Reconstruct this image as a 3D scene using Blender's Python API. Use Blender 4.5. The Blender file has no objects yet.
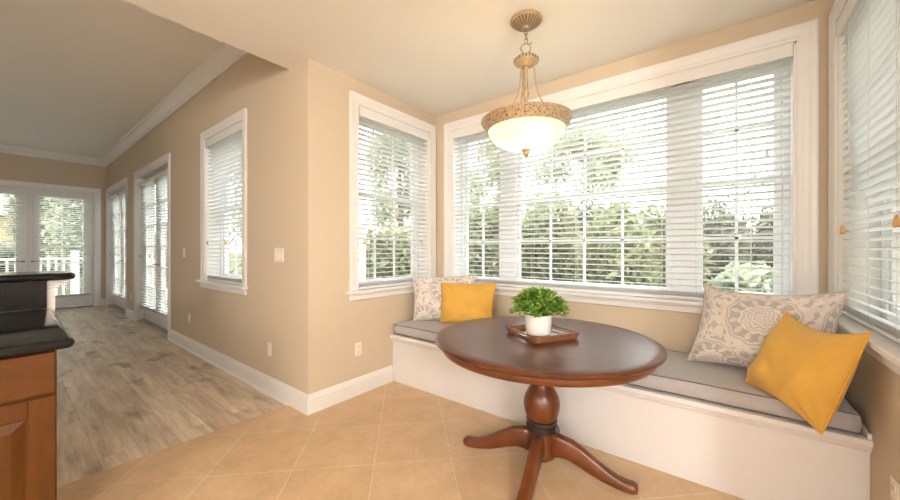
import bpy, bmesh, math, random
from mathutils import Vector, Matrix, noise
C = bpy.context
S = C.scene
COL = S.collection
PI = math.pi
R = math.radians

# ------------------------------------------------------------------ camera, world, lights, exposure
cam_d = bpy.data.cameras.new('camera')
cam_d.sensor_width = 36.0
cam_d.lens = 347.87 / 900 * 36
cam_d.shift_y = -1.0 / 900
cam_d.clip_start = 0.02
cam_d.clip_end = 300
cam = bpy.data.objects.new('camera', cam_d)
COL.objects.link(cam)
cam.location = (0, 0, 1.27)
cam.rotation_euler = (R(90), 0, 0.6619)
S.camera = cam

S.view_settings.view_transform = 'Standard'
S.view_settings.look = 'None'
S.view_settings.gamma = 1.0
S.view_settings.use_curve_mapping = False
S.view_settings.exposure = 0.0

world = bpy.data.worlds.new('sky')
S.world = world
world.use_nodes = True
wn = world.node_tree
wn.nodes.clear()
w_out = wn.nodes.new('ShaderNodeOutputWorld')
w_bg = wn.nodes.new('ShaderNodeBackground')
w_tc = wn.nodes.new('ShaderNodeTexCoord')
w_sep = wn.nodes.new('ShaderNodeSeparateXYZ')
w_ramp = wn.nodes.new('ShaderNodeValToRGB')
wn.links.new(w_tc.outputs['Generated'], w_sep.inputs[0])
wn.links.new(w_sep.outputs[2], w_ramp.inputs[0])
w_ramp.color_ramp.elements[0].position = 0.0
w_ramp.color_ramp.elements[0].color = (1.0, 0.99, 0.97, 1)
w_ramp.color_ramp.elements[1].position = 0.8
w_ramp.color_ramp.elements[1].color = (0.97, 0.985, 1.0, 1)
wn.links.new(w_ramp.outputs[0], w_bg.inputs[0])
w_bg.inputs[1].default_value = 7.5
wn.links.new(w_bg.outputs[0], w_out.inputs[0])


def area_light(name, loc, rot, sx, sy, power, color, portal=False):
    d = bpy.data.lights.new(name, 'AREA')
    d.shape = 'RECTANGLE'
    d.size = sx
    d.size_y = sy
    d.energy = power
    d.color = color
    o = bpy.data.objects.new(name, d)
    COL.objects.link(o)
    o.location = loc
    o.rotation_euler = rot
    if portal:
        d.cycles.is_portal = True
    return o


def point_light(name, loc, radius, power, color):
    d = bpy.data.lights.new(name, 'POINT')
    d.energy = power
    d.color = color
    d.shadow_soft_size = radius
    o = bpy.data.objects.new(name, d)
    COL.objects.link(o)
    o.location = loc
    return o


# daylight portals in the real openings
area_light('portal_back', (-0.96, 3.22, 1.72), (R(-90), 0, 0), 2.64, 1.62, 1, (1, 1, 1), True)
area_light('portal_left', (-2.77, 2.37, 1.72), (R(-90), 0, R(90)), 0.93, 1.62, 1, (1, 1, 1), True)
area_light('portal_right', (0.78, 2.37, 1.72), (R(-90), 0, R(-90)), 0.93, 1.62, 1, (1, 1, 1), True)
area_light('portal_hall', (-4.2, 1.71, 1.72), (R(-90), 0, 0), 1.04, 1.62, 1, (1, 1, 1), True)
area_light('portal_hall_door', (-7.15, 1.71, 1.3), (R(-90), 0, 0), 1.94, 2.5, 1, (1, 1, 1), True)
area_light('portal_far_hall_door', (-9.9, 1.71, 1.3), (R(-90), 0, 0), 1.9, 2.5, 1, (1, 1, 1), True)
area_light('portal_far', (-11.3, 0.3, 1.3), (R(-90), 0, R(90)), 1.9, 2.5, 1, (1, 1, 1), True)

# unseen fill lights, added behind and beside the camera to brighten the nook
WARM = (1.0, 0.985, 0.975)
point_light('kitchen_fill_light', (0.4, -3.4, 2.2), 0.28, 215, WARM)
point_light('kitchen_fill_light', (2.4, -1.6, 2.15), 0.25, 370, WARM)
point_light('living_room_fill_light', (-5.2, -2.2, 2.2), 0.25, 26, (1.0, 0.93, 0.84))  # weak unseen fill, added to lift the far room and its wood floor

S.cycles.use_denoising = True
S.cycles.max_bounces = 9
S.cycles.diffuse_bounces = 5
S.cycles.glossy_bounces = 4
S.cycles.transmission_bounces = 6
S.cycles.transparent_max_bounces = 16
S.cycles.sample_clamp_indirect = 6.0
S.cycles.caustics_reflective = False
S.cycles.caustics_refractive = False

# ------------------------------------------------------------------ materials
def new_mat(name):
    m = bpy.data.materials.new(name)
    m.use_nodes = True
    nt = m.node_tree
    b = nt.nodes['Principled BSDF']
    return m, nt, b


def N(nt, t, **kw):
    n = nt.nodes.new(t)
    for k, v in kw.items():
        setattr(n, k, v)
    return n


def mth(nt, op, a, b=None, c=None):
    n = nt.nodes.new('ShaderNodeMath')
    n.operation = op
    for i, v in enumerate((a, b, c)):
        if v is None:
            continue
        if isinstance(v, (int, float)):
            n.inputs[i].default_value = v
        else:
            nt.links.new(v, n.inputs[i])
    return n.outputs[0]


def mixc(nt, fac, a, b, mode='MIX'):
    n = nt.nodes.new('ShaderNodeMixRGB')
    n.blend_type = mode
    for i, v in zip((0, 1, 2), (fac, a, b)):
        if isinstance(v, (int, float)):
            n.inputs[i].default_value = v
        elif isinstance(v, tuple):
            n.inputs[i].default_value = (*v[:3], 1)
        else:
            nt.links.new(v, n.inputs[i])
    return n.outputs[0]


def bump(nt, b, h, strength=0.1, dist=0.01):
    n = nt.nodes.new('ShaderNodeBump')
    n.inputs['Strength'].default_value = strength
    n.inputs['Distance'].default_value = dist
    nt.links.new(h, n.inputs['Height'])
    nt.links.new(n.outputs[0], b.inputs['Normal'])


def noise_tex(nt, scale, detail=3, rough=0.5, vec=None):
    n = nt.nodes.new('ShaderNodeTexNoise')
    n.inputs['Scale'].default_value = scale
    n.inputs['Detail'].default_value = detail
    n.inputs['Roughness'].default_value = rough
    if vec is not None:
        nt.links.new(vec, n.inputs['Vector'])
    return n.outputs[0]


def mapping(nt, src='Object', loc=(0, 0, 0), rot=(0, 0, 0), scale=(1, 1, 1)):
    tc = nt.nodes.new('ShaderNodeTexCoord')
    m = nt.nodes.new('ShaderNodeMapping')
    m.inputs['Location'].default_value = loc
    m.inputs['Rotation'].default_value = rot
    m.inputs['Scale'].default_value = scale
    nt.links.new(tc.outputs[src], m.inputs[0])
    return m.outputs[0]


def ramp(nt, fac, stops):
    n = nt.nodes.new('ShaderNodeValToRGB')
    e = n.color_ramp.elements
    while len(e) < len(stops):
        e.new(0.5)
    for el, (p, c) in zip(e, stops):
        el.position = p
        el.color = (*c, 1)
    nt.links.new(fac, n.inputs[0])
    return n.outputs[0]


def simple(name, col, rough=0.5, metal=0.0, spec=0.5, var=0.06, nscale=30, bstr=0.0):
    """plain finish with a little procedural unevenness"""
    m, nt, b = new_mat(name)
    v = mapping(nt)
    n = noise_tex(nt, nscale, 3, 0.55, v)
    lo = tuple(max(0, c * (1 - var)) for c in col)
    hi = tuple(min(1, c * (1 + var)) for c in col)
    nt.links.new(ramp(nt, n, [(0.3, lo), (0.7, hi)]), b.inputs['Base Color'])
    b.inputs['Roughness'].default_value = rough
    b.inputs['Metallic'].default_value = metal
    b.inputs['Specular IOR Level'].default_value = spec
    if bstr:
        bump(nt, b, n, bstr)
    return m


M = {}
M['wall'] = simple('wall_paint_tan', (0.575, 0.478, 0.355), 0.75, 0, 0.25, 0.02, 60, 0.02)
M['ceiling'] = simple('ceiling_paint', (0.82, 0.80, 0.755), 0.85, 0, 0.2, 0.012, 80, 0.03)
M['trim'] = simple('trim_white_paint', (0.77, 0.755, 0.735), 0.38, 0, 0.45, 0.01, 20)
M['bench'] = simple('bench_white_paint', (0.70, 0.675, 0.66), 0.45, 0, 0.4, 0.015, 4)
M['plate'] = simple('plastic_ivory', (0.80, 0.74, 0.64), 0.35, 0, 0.5, 0.01, 10)
M['slot'] = simple('outlet_slots', (0.16, 0.13, 0.10), 0.5)
M['vinyl'] = simple('white_vinyl_sash', (0.80, 0.82, 0.83), 0.4, 0, 0.5, 0.01, 20)
M['cord'] = simple('blind_cord', (0.75, 0.74, 0.72), 0.8)
M['tassel'] = simple('wooden_tassel', (0.62, 0.36, 0.13), 0.5)
M['bronze'] = simple('dark_threshold', (0.30, 0.265, 0.22), 0.45, 0.3)
M['brass'] = simple('satin_lever', (0.35, 0.31, 0.26), 0.35, 0.9)
M['pot'] = simple('white_ceramic', (0.80, 0.775, 0.73), 0.4, 0, 0.5, 0.012, 25)
M['soil'] = simple('soil', (0.05, 0.03, 0.02), 0.95, 0, 0.1, 0.4, 60, 0.4)
M['stem'] = simple('stem_green', (0.16, 0.26, 0.05), 0.6)
M['bark'] = simple('tree_bark', (0.17, 0.14, 0.11), 0.9, 0, 0.1, 0.35, 14, 0.3)
M['stucco'] = simple('white_stucco', (0.72, 0.71, 0.69), 0.9, 0, 0.2, 0.03, 40, 0.1)
M['lawn'] = simple('lawn', (0.10, 0.115, 0.05), 0.95, 0, 0.05, 0.4, 3, 0.3)
M['deck'] = simple('deck_boards', (0.45, 0.42, 0.38), 0.8, 0, 0.2, 0.1, 6)
M['siding'] = simple('neighbour_siding', (0.52, 0.40, 0.21), 0.8, 0, 0.2, 0.05, 4)
M['roof'] = simple('neighbour_roof', (0.33, 0.31, 0.30), 0.9, 0, 0.2, 0.15, 9)
M['darkglass'] = simple('dark_pane', (0.06, 0.08, 0.09), 0.1)

# blind slats: white faux wood that lets a little daylight through
m, nt, b = new_mat('blind_slat_white')
b.inputs['Base Color'].default_value = (0.86, 0.86, 0.85, 1)
b.inputs['Roughness'].default_value = 0.4
tr = N(nt, 'ShaderNodeBsdfTranslucent')
tr.inputs[0].default_value = (0.82, 0.84, 0.84, 1)
mx = N(nt, 'ShaderNodeMixShader')
mx.inputs[0].default_value = 0.42
nt.links.new(b.outputs[0], mx.inputs[1])
nt.links.new(tr.outputs[0], mx.inputs[2])
nt.links.new(mx.outputs[0], nt.nodes['Material Output'].inputs[0])
M['slat'] = m

# window glass: thin clear pane with a fresnel reflection
m, nt, b = new_mat('window_glass')
nt.nodes.remove(b)
t = N(nt, 'ShaderNodeBsdfTransparent')
t.inputs[0].default_value = (0.97, 0.985, 0.98, 1)
g = N(nt, 'ShaderNodeBsdfGlossy')
g.inputs['Roughness'].default_value = 0.0
lw = N(nt, 'ShaderNodeLayerWeight')
lw.inputs[0].default_value = 0.5
fres = mth(nt, 'ADD', 0.035, mth(nt, 'MULTIPLY', mth(nt, 'POWER', lw.outputs['Facing'], 5.0), 0.9))
mx = N(nt, 'ShaderNodeMixShader')
nt.links.new(fres, mx.inputs[0])
nt.links.new(t.outputs[0], mx.inputs[1])
nt.links.new(g.outputs[0], mx.inputs[2])
nt.links.new(mx.outputs[0], nt.nodes['Material Output'].inputs[0])
M['glass'] = m

# tile floor, squares laid diagonally
m, nt, b = new_mat('tan_ceramic_tile')
v = mapping(nt, 'Object', (2.5527 + 0.4600 * 20, -0.2673 + 0.46 * 20, 0), (0, 0, R(45)))
br = N(nt, 'ShaderNodeTexBrick')
br.offset = 0.0
br.squash = 1.0
nt.links.new(v, br.inputs['Vector'])
br.inputs['Scale'].default_value = 1.0
br.inputs['Brick Width'].default_value = 0.46
br.inputs['Row Height'].default_value = 0.46
br.inputs['Mortar Size'].default_value = 0.0032
br.inputs['Mortar Smooth'].default_value = 0.3
br.inputs['Color1'].default_value = (0.60, 0.42, 0.25, 1)
br.inputs['Color2'].default_value = (0.65, 0.46, 0.28, 1)
br.inputs['Mortar'].default_value = (0.70, 0.57, 0.42, 1)
n1 = noise_tex(nt, 5.0, 5, 0.65, mapping(nt))
n2 = noise_tex(nt, 38.0, 3, 0.6, mapping(nt))
c1 = mixc(nt, 1.0, br.outputs['Color'], ramp(nt, n1, [(0.3, (0.86, 0.84, 0.80)), (0.7, (1.08, 1.08, 1.10))]), 'MULTIPLY')
c2 = mixc(nt, 1.0, c1, ramp(nt, n2, [(0.35, (0.95, 0.94, 0.93)), (0.65, (1.03, 1.03, 1.03))]), 'MULTIPLY')
nt.links.new(c2, b.inputs['Base Color'])
b.inputs['Roughness'].default_value = 0.42
b.inputs['Specular IOR Level'].default_value = 0.35
bump(nt, b, mth(nt, 'SUBTRACT', mth(nt, 'MULTIPLY', n2, 0.15), br.outputs['Fac']), 0.25, 0.004)
M['tile'] = m

# wood floor: grey brown planks running along the corridor
m, nt, b = new_mat('grey_oak_planks')
v = mapping(nt, 'Object', (30, 20, 0))
br = N(nt, 'ShaderNodeTexBrick')
br.offset = 0.37
br.offset_frequency = 2
nt.links.new(v, br.inputs['Vector'])
br.inputs['Scale'].default_value = 1.0
br.inputs['Brick Width'].default_value = 1.25
br.inputs['Row Height'].default_value = 0.185
br.inputs['Mortar Size'].default_value = 0.0014
br.inputs['Mortar Smooth'].default_value = 0.2
br.inputs['Color1'].default_value = (0.62, 0.515, 0.40, 1)
br.inputs['Color2'].default_value = (0.74, 0.63, 0.505, 1)
br.inputs['Mortar'].default_value = (0.38, 0.31, 0.24, 1)
# shift the grain per plank
addv = N(nt, 'ShaderNodeVectorMath', operation='MULTIPLY_ADD')
nt.links.new(br.outputs['Color'], addv.inputs[0])
addv.inputs[1].default_value = (9, 9, 9)
nt.links.new(mapping(nt, 'Object', (0, 0, 0), (0, 0, 0), (0.55, 4.2, 1)), addv.inputs[2])
g1 = noise_tex(nt, 2.4, 6, 0.66, addv.outputs[0])
addv2 = N(nt, 'ShaderNodeVectorMath', operation='MULTIPLY_ADD')
nt.links.new(br.outputs['Color'], addv2.inputs[0])
addv2.inputs[1].default_value = (5, 5, 5)
nt.links.new(mapping(nt, 'Object', (0, 0, 0), (0, 0, 0), (2.2, 26, 1)), addv2.inputs[2])
g2 = noise_tex(nt, 2.2, 4, 0.6, addv2.outputs[0])
g3 = noise_tex(nt, 1.6, 2, 0.5, mapping(nt, 'Object', (3, 0, 0), (0, 0, 0), (1.6, 3.4, 1)))
c1 = mixc(nt, 1.0, br.outputs['Color'], ramp(nt, g1, [(0.30, (0.68, 0.645, 0.60)), (0.50, (1.0, 0.985, 0.965)), (0.72, (1.22, 1.22, 1.22))]), 'MULTIPLY')
c2 = mixc(nt, 1.0, c1, ramp(nt, g2, [(0.3, (0.84, 0.82, 0.80)), (0.7, (1.12, 1.12, 1.12))]), 'MULTIPLY')
c3 = mixc(nt, mth(nt, 'SMOOTH_MIN', mth(nt, 'MULTIPLY', mth(nt, 'MAXIMUM', mth(nt, 'SUBTRACT', g3, 0.585), 0.0), 5.0), 0.75, 0.1), c2, (0.17, 0.125, 0.085))
nt.links.new(c3, b.inputs['Base Color'])
b.inputs['Roughness'].default_value = 0.42
b.inputs['Specular IOR Level'].default_value = 0.4
bump(nt, b, mth(nt, 'SUBTRACT', mth(nt, 'MULTIPLY', g2, 0.3), br.outputs['Fac']), 0.15, 0.003)
M['wood_floor'] = m


def wood(name, dark, light, rough, scale=(1.2, 14, 14), rot=0.0, coat=0.0, spec=0.5, amp=(0.3, 0.7), src='Object'):
    m, nt, b = new_mat(name)
    v = mapping(nt, src, (0, 0, 0), (0, 0, rot), scale)
    n1 = noise_tex(nt, 1.6, 5, 0.62, v)
    n2 = noise_tex(nt, 7.0, 3, 0.55, v)
    c = ramp(nt, n1, [(amp[0], dark), (amp[1], light)])
    c = mixc(nt, 1.0, c, ramp(nt, n2, [(0.3, (0.88, 0.86, 0.84)), (0.7, (1.06, 1.06, 1.06))]), 'MULTIPLY')
    nt.links.new(c, b.inputs['Base Color'])
    b.inputs['Roughness'].default_value = rough
    b.inputs['Specular IOR Level'].default_value = spec
    b.inputs['Coat Weight'].default_value = coat
    b.inputs['Coat Roughness'].default_value = 0.22
    bump(nt, b, n2, 0.03, 0.002)
    return m


M['mahogany_top'] = wood('mahogany_tabletop', (0.055, 0.015, 0.006), (0.115, 0.036, 0.015), 0.30, (2.0, 9, 9), R(-40), 0.08, 0.42)
M['mahogany'] = wood('mahogany_turned', (0.070, 0.018, 0.005), (0.160, 0.046, 0.012), 0.32, (7, 7, 2.0), 0, 0.06, 0.4)
M['ebony'] = simple('ebony_band', (0.018, 0.012, 0.010), 0.3)
M['maple'] = wood('maple_cabinet', (0.066, 0.021, 0.002), (0.106, 0.035, 0.003), 0.42, (9, 9, 1.6), 0, 0.0, 0.25)
M['maple_h'] = wood('maple_cabinet_cross', (0.066, 0.021, 0.002), (0.106, 0.035, 0.003), 0.42, (9, 1.6, 9), 0, 0.0, 0.25)
M['traywood'] = wood('tray_wood', (0.17, 0.068, 0.032), (0.31, 0.135, 0.068), 0.42, (9, 9, 5), R(30), 0.1)
M['traybase'] = wood('tray_base', (0.10, 0.045, 0.025), (0.17, 0.08, 0.045), 0.10, (4, 12, 4), R(30), 0.6)

# polished black granite
m, nt, b = new_mat('black_granite')
v = mapping(nt)
vo = N(nt, 'ShaderNodeTexVoronoi')
vo.inputs['Scale'].default_value = 260
nt.links.new(v, vo.inputs['Vector'])
n1 = noise_tex(nt, 120, 3, 0.6, v)
c = ramp(nt, mth(nt, 'MULTIPLY', vo.outputs['Distance'], n1), [(0.0, (0.05, 0.05, 0.047)), (0.16, (0.012, 0.012, 0.012)), (0.5, (0.006, 0.006, 0.006))])
nt.links.new(c, b.inputs['Base Color'])
b.inputs['Roughness'].default_value = 0.09
b.inputs['Specular IOR Level'].default_value = 0.17
M['granite'] = m


def fabric(name, c1, c2, scale=420, rough=0.9, sheen=0.25, bstr=0.25):
    m, nt, b = new_mat(name)
    v = mapping(nt, 'UV')
    wx = N(nt, 'ShaderNodeTexWave')
    wx.inputs['Scale'].default_value = scale
    wx.inputs['Distortion'].default_value = 1.5
    wx.bands_direction = 'X'
    nt.links.new(v, wx.inputs['Vector'])
    wy = N(nt, 'ShaderNodeTexWave')
    wy.inputs['Scale'].default_value = scale
    wy.inputs['Distortion'].default_value = 1.5
    wy.bands_direction = 'Y'
    nt.links.new(v, wy.inputs['Vector'])
    h = mth(nt, 'MULTIPLY', mth(nt, 'ADD', wx.outputs['Fac'], wy.outputs['Fac']), 0.5)
    nx = noise_tex(nt, 26, 4, 0.65, mapping(nt, 'UV', (0, 0, 0), (0, 0, 0), (1, 9, 1)))
    ny = noise_tex(nt, 26, 4, 0.65, mapping(nt, 'UV', (4, 2, 0), (0, 0, 0), (9, 1, 1)))
    f = mth(nt, 'ADD', mth(nt, 'MULTIPLY', h, 0.25), mth(nt, 'MULTIPLY', mth(nt, 'ADD', nx, ny), 0.40))
    nt.links.new(ramp(nt, f, [(0.32, c1), (0.72, c2)]), b.inputs['Base Color'])
    b.inputs['Roughness'].default_value = rough
    b.inputs['Specular IOR Level'].default_value = 0.15
    b.inputs['Sheen Weight'].default_value = sheen
    bump(nt, b, h, bstr, 0.001)
    return m


M['seat_fabric'] = fabric('grey_linen', (0.33, 0.308, 0.305), (0.47, 0.445, 0.44), 120)
M['piping'] = simple('grey_piping', (0.14, 0.122, 0.112), 0.85)
M['mustard'] = fabric('mustard_cotton', (0.57, 0.32, 0.058), (0.67, 0.395, 0.085), 150, 0.9, 0.15)
M['mustard_pipe'] = simple('mustard_piping', (0.68, 0.35, 0.045), 0.85)

# cream cloth printed with grey medallions
m, nt, b = new_mat('medallion_cloth')
uv = N(nt, 'ShaderNodeTexCoord')
warp = N(nt, 'ShaderNodeTexNoise')
warp.inputs['Scale'].default_value = 22
warp.inputs['Detail'].default_value = 2
nt.links.new(uv.outputs['UV'], warp.inputs['Vector'])
wv = N(nt, 'ShaderNodeVectorMath', operation='MULTIPLY_ADD')
nt.links.new(warp.outputs['Color'], wv.inputs[0])
wv.inputs[1].default_value = (0.022, 0.022, 0)
nt.links.new(uv.outputs['UV'], wv.inputs[2])
sp = N(nt, 'ShaderNodeSeparateXYZ')
nt.links.new(wv.outputs[0], sp.inputs[0])
PX, PY = 0.34, 0.50


def cell(ox, oy):
    fx = mth(nt, 'SUBTRACT', mth(nt, 'FRACT', mth(nt, 'DIVIDE', mth(nt, 'ADD', sp.outputs[0], ox + 10 * PX), PX)), 0.5)
    fy = mth(nt, 'SUBTRACT', mth(nt, 'FRACT', mth(nt, 'DIVIDE', mth(nt, 'ADD', sp.outputs[1], oy + 10 * PY), PY)), 0.5)
    x = mth(nt, 'MULTIPLY', fx, PX)
    y = mth(nt, 'MULTIPLY', fy, PY)
    r = mth(nt, 'SQRT', mth(nt, 'ADD', mth(nt, 'MULTIPLY', x, x), mth(nt, 'MULTIPLY', mth(nt, 'MULTIPLY', y, y), 1.15)))
    a = mth(nt, 'ARCTAN2', y, x)
    return r, a


ra, aa = cell(-0.125, -0.04)
rb, ab = cell(-0.125 + PX / 2, -0.04 + PY / 2)
isb = mth(nt, 'LESS_THAN', rb, ra)
r_ = mth(nt, 'ADD', mth(nt, 'MULTIPLY', ra, mth(nt, 'SUBTRACT', 1.0, isb)), mth(nt, 'MULTIPLY', rb, isb))
a_ = mth(nt, 'ADD', mth(nt, 'MULTIPLY', aa, mth(nt, 'SUBTRACT', 1.0, isb)), mth(nt, 'MULTIPLY', ab, isb))
pet = mth(nt, 'COSINE', mth(nt, 'MULTIPLY', a_, 12.0))
pet5 = mth(nt, 'COSINE', mth(nt, 'MULTIPLY', a_, 8.0))
rr = mth(nt, 'ADD', r_, mth(nt, 'MULTIPLY', pet, 0.004))


def band(x, c, w):
    return mth(nt, 'SUBTRACT', 1.0, mth(nt, 'SMOOTH_MIN', mth(nt, 'DIVIDE', mth(nt, 'ABSOLUTE', mth(nt, 'SUBTRACT', x, c)), w), 1.0, 0.2))


ring = band(rr, 0.128, 0.007)
ann = mth(nt, 'MULTIPLY', mth(nt, 'GREATER_THAN', rr, 0.074), mth(nt, 'LESS_THAN', rr, 0.117))
flor = mth(nt, 'GREATER_THAN', mth(nt, 'MULTIPLY', band(r_, 0.096, 0.022), mth(nt, 'COSINE', mth(nt, 'MULTIPLY', a_, 13.0))), 0.22)
ann = mth(nt, 'MULTIPLY', ann, mth(nt, 'SUBTRACT', 1.0, mth(nt, 'MULTIPLY', flor, 0.8)))
core = mth(nt, 'MULTIPLY', mth(nt, 'LESS_THAN', r_, 0.066), mth(nt, 'GREATER_THAN', mth(nt, 'COSINE', mth(nt, 'ADD', mth(nt, 'MULTIPLY', r_, 430.0), mth(nt, 'MULTIPLY', pet5, 1.9))), 0.25))
scat = noise_tex(nt, 34, 2, 0.5, uv.outputs['UV'])
blot = mth(nt, 'MULTIPLY', mth(nt, 'GREATER_THAN', scat, 0.55), mth(nt, 'GREATER_THAN', r_, 0.140))
tot = mth(nt, 'MINIMUM', mth(nt, 'ADD', mth(nt, 'ADD', mth(nt, 'MULTIPLY', ring, 0.8), mth(nt, 'MULTIPLY', ann, 0.85)), mth(nt, 'ADD', mth(nt, 'MULTIPLY', core, 0.65), mth(nt, 'MULTIPLY', blot, 0.75))), 1.0)
wear = noise_tex(nt, 75, 3, 0.7, uv.outputs['UV'])
tot = mth(nt, 'MULTIPLY', tot, mth(nt, 'ADD', 0.45, mth(nt, 'MULTIPLY', wear, 0.9)))
c = mixc(nt, tot, (0.70, 0.645, 0.595), (0.35, 0.325, 0.32))
nt.links.new(c, b.inputs['Base Color'])
b.inputs['Roughness'].default_value = 0.9
b.inputs['Specular IOR Level'].default_value = 0.12
b.inputs['Sheen Weight'].default_value = 0.2
M['medallion'] = m

# lamp metal: antique gold, plain and with an openwork relief
M['gold'] = simple('antique_gold', (0.40, 0.295, 0.18), 0.5, 0.3, 0.5, 0.2, 60)
m, nt, b = new_mat('antique_gold_relief')
v = mapping(nt, 'UV')
vo = N(nt, 'ShaderNodeTexVoronoi')
vo.inputs['Scale'].default_value = 0.95
vo.inputs['Randomness'].default_value = 0.85
vo.feature = 'DISTANCE_TO_EDGE'
nt.links.new(v, vo.inputs['Vector'])
c = ramp(nt, vo.outputs['Distance'], [(0.02, (0.50, 0.375, 0.23)), (0.16, (0.33, 0.235, 0.135)), (0.36, (0.12, 0.08, 0.045))])
nt.links.new(c, b.inputs['Base Color'])
b.inputs['Roughness'].default_value = 0.5
b.inputs['Metallic'].default_value = 0.3
bump(nt, b, vo.outputs['Distance'], 0.6, 0.006)
M['gold_relief'] = m
m, nt, b = new_mat('antique_gold_flutes')
sx_ = N(nt, 'ShaderNodeSeparateXYZ')
nt.links.new(mapping(nt, 'UV'), sx_.inputs[0])
fl_ = mth(nt, 'SINE', mth(nt, 'MULTIPLY', sx_.outputs[0], PI / 2))
c = ramp(nt, mth(nt, 'ADD', mth(nt, 'MULTIPLY', fl_, 0.5), 0.5), [(0.15, (0.10, 0.068, 0.038)), (0.45, (0.36, 0.265, 0.16)), (0.8, (0.47, 0.36, 0.23))])
nt.links.new(c, b.inputs['Base Color'])
b.inputs['Roughness'].default_value = 0.5
b.inputs['Metallic'].default_value = 0.3
bump(nt, b, fl_, 0.5, 0.004)
M['gold_flute'] = m
# alabaster bowl glass
m, nt, b = new_mat('alabaster_glass')
b.inputs['Base Color'].default_value = (0.74, 0.63, 0.44, 1)
b.inputs['Roughness'].default_value = 0.25
tr = N(nt, 'ShaderNodeBsdfTranslucent')
nz = noise_tex(nt, 9, 3, 0.6, mapping(nt))
nt.links.new(ramp(nt, nz, [(0.3, (0.90, 0.73, 0.48)), (0.7, (0.98, 0.86, 0.66))]), tr.inputs[0])
mx = N(nt, 'ShaderNodeMixShader')
mx.inputs[0].default_value = 0.6
nt.links.new(b.outputs[0], mx.inputs[1])
nt.links.new(tr.outputs[0], mx.inputs[2])
nt.links.new(mx.outputs[0], nt.nodes['Material Output'].inputs[0])
M['alabaster'] = m
m, nt, b = new_mat('lit_bulb')
b.inputs['Emission Color'].default_value = (1, 0.82, 0.55, 1)
b.inputs['Emission Strength'].default_value = 6
M['bulb'] = m


def leafmat(name, a, bb, c_, trans=0.3):
    m, nt, b = new_mat(name)
    gi = N(nt, 'ShaderNodeNewGeometry')
    c = ramp(nt, gi.outputs['Random Per Island'], [(0.0, a), (0.5, bb), (1.0, c_)])
    nt.links.new(c, b.inputs['Base Color'])
    b.inputs['Roughness'].default_value = 0.55
    b.inputs['Specular IOR Level'].default_value = 0.3
    tr = N(nt, 'ShaderNodeBsdfTranslucent')
    nt.links.new(c, tr.inputs[0])
    mx = N(nt, 'ShaderNodeMixShader')
    mx.inputs[0].default_value = trans
    nt.links.new(b.outputs[0], mx.inputs[1])
    nt.links.new(tr.outputs[0], mx.inputs[2])
    nt.links.new(mx.outputs[0], nt.nodes['Material Output'].inputs[0])
    return m


M['herb'] = leafmat('herb_leaf', (0.09, 0.20, 0.02), (0.19, 0.36, 0.045), (0.36, 0.54, 0.12))
M['leaf_mid'] = leafmat('hedge_leaf', (0.17, 0.20, 0.105), (0.28, 0.315, 0.175), (0.40, 0.42, 0.25), 0.4)
M['leaf_dark'] = leafmat('oak_leaf', (0.07, 0.085, 0.06), (0.12, 0.14, 0.095), (0.19, 0.21, 0.14), 0.35)
M['leaf_pale'] = leafmat('willow_leaf', (0.32, 0.36, 0.25), (0.42, 0.46, 0.33), (0.52, 0.55, 0.42), 0.45)


# ------------------------------------------------------------------ mesh helpers
def bm_new():
    return bmesh.new()


def add_box(bm, a, b, bevel=0.0, seg=1):
    x0, x1 = sorted((a[0], b[0])); y0, y1 = sorted((a[1], b[1])); z0, z1 = sorted((a[2], b[2]))
    vs = [bm.verts.new(p) for p in ((x0, y0, z0), (x1, y0, z0), (x1, y1, z0), (x0, y1, z0), (x0, y0, z1), (x1, y0, z1), (x1, y1, z1), (x0, y1, z1))]
    fs = [bm.faces.new([vs[i] for i in f]) for f in ((0, 3, 2, 1), (4, 5, 6, 7), (0, 1, 5, 4), (1, 2, 6, 5), (2, 3, 7, 6), (3, 0, 4, 7))]
    if bevel > 0:
        es = list({e for f in fs for e in f.edges})
        bmesh.ops.bevel(bm, geom=es, offset=bevel, segments=seg, profile=0.5, affect='EDGES')
    return vs


def add_prism(bm, prof, axis, t0, t1, fn):
    """closed 2-D profile swept between two stations; fn(p, t) gives the 3-D point"""
    a = [bm.verts.new(fn(p, t0)) for p in prof]
    b = [bm.verts.new(fn(p, t1)) for p in prof]
    n = len(prof)
    for i in range(n):
        bm.faces.new((a[i], a[(i + 1) % n], b[(i + 1) % n], b[i]))
    bm.faces.new(a[::-1])
    bm.faces.new(b)


def add_lathe(bm, prof, center, seg=32, closed=False, uvl=None, flute=None):
    rings = []
    for k, (r, z) in enumerate(prof):
        ring = []
        for i in range(seg):
            t = 2 * PI * i / seg
            rr = r * (1 + (flute(i, k) if flute else 0))
            ring.append(bm.verts.new((center[0] + rr * math.cos(t), center[1] + rr * math.sin(t), center[2] + z)))
        rings.append(ring)
    for k in range(len(rings) - 1):
        for i in range(seg):
            j = (i + 1) % seg
            f = bm.faces.new((rings[k][i], rings[k][j], rings[k + 1][j], rings[k + 1][i]))
            if uvl is not None:
                for lp, (uu, vv) in zip(f.loops, ((i, k), (i + 1, k), (i + 1, k + 1), (i, k + 1))):
                    lp[uvl].uv = (uu, vv)
    if closed:
        if prof[0][0] > 1e-5:
            bm.faces.new(rings[0][::-1])
        if prof[-1][0] > 1e-5:
            bm.faces.new(rings[-1])
    return rings


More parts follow.
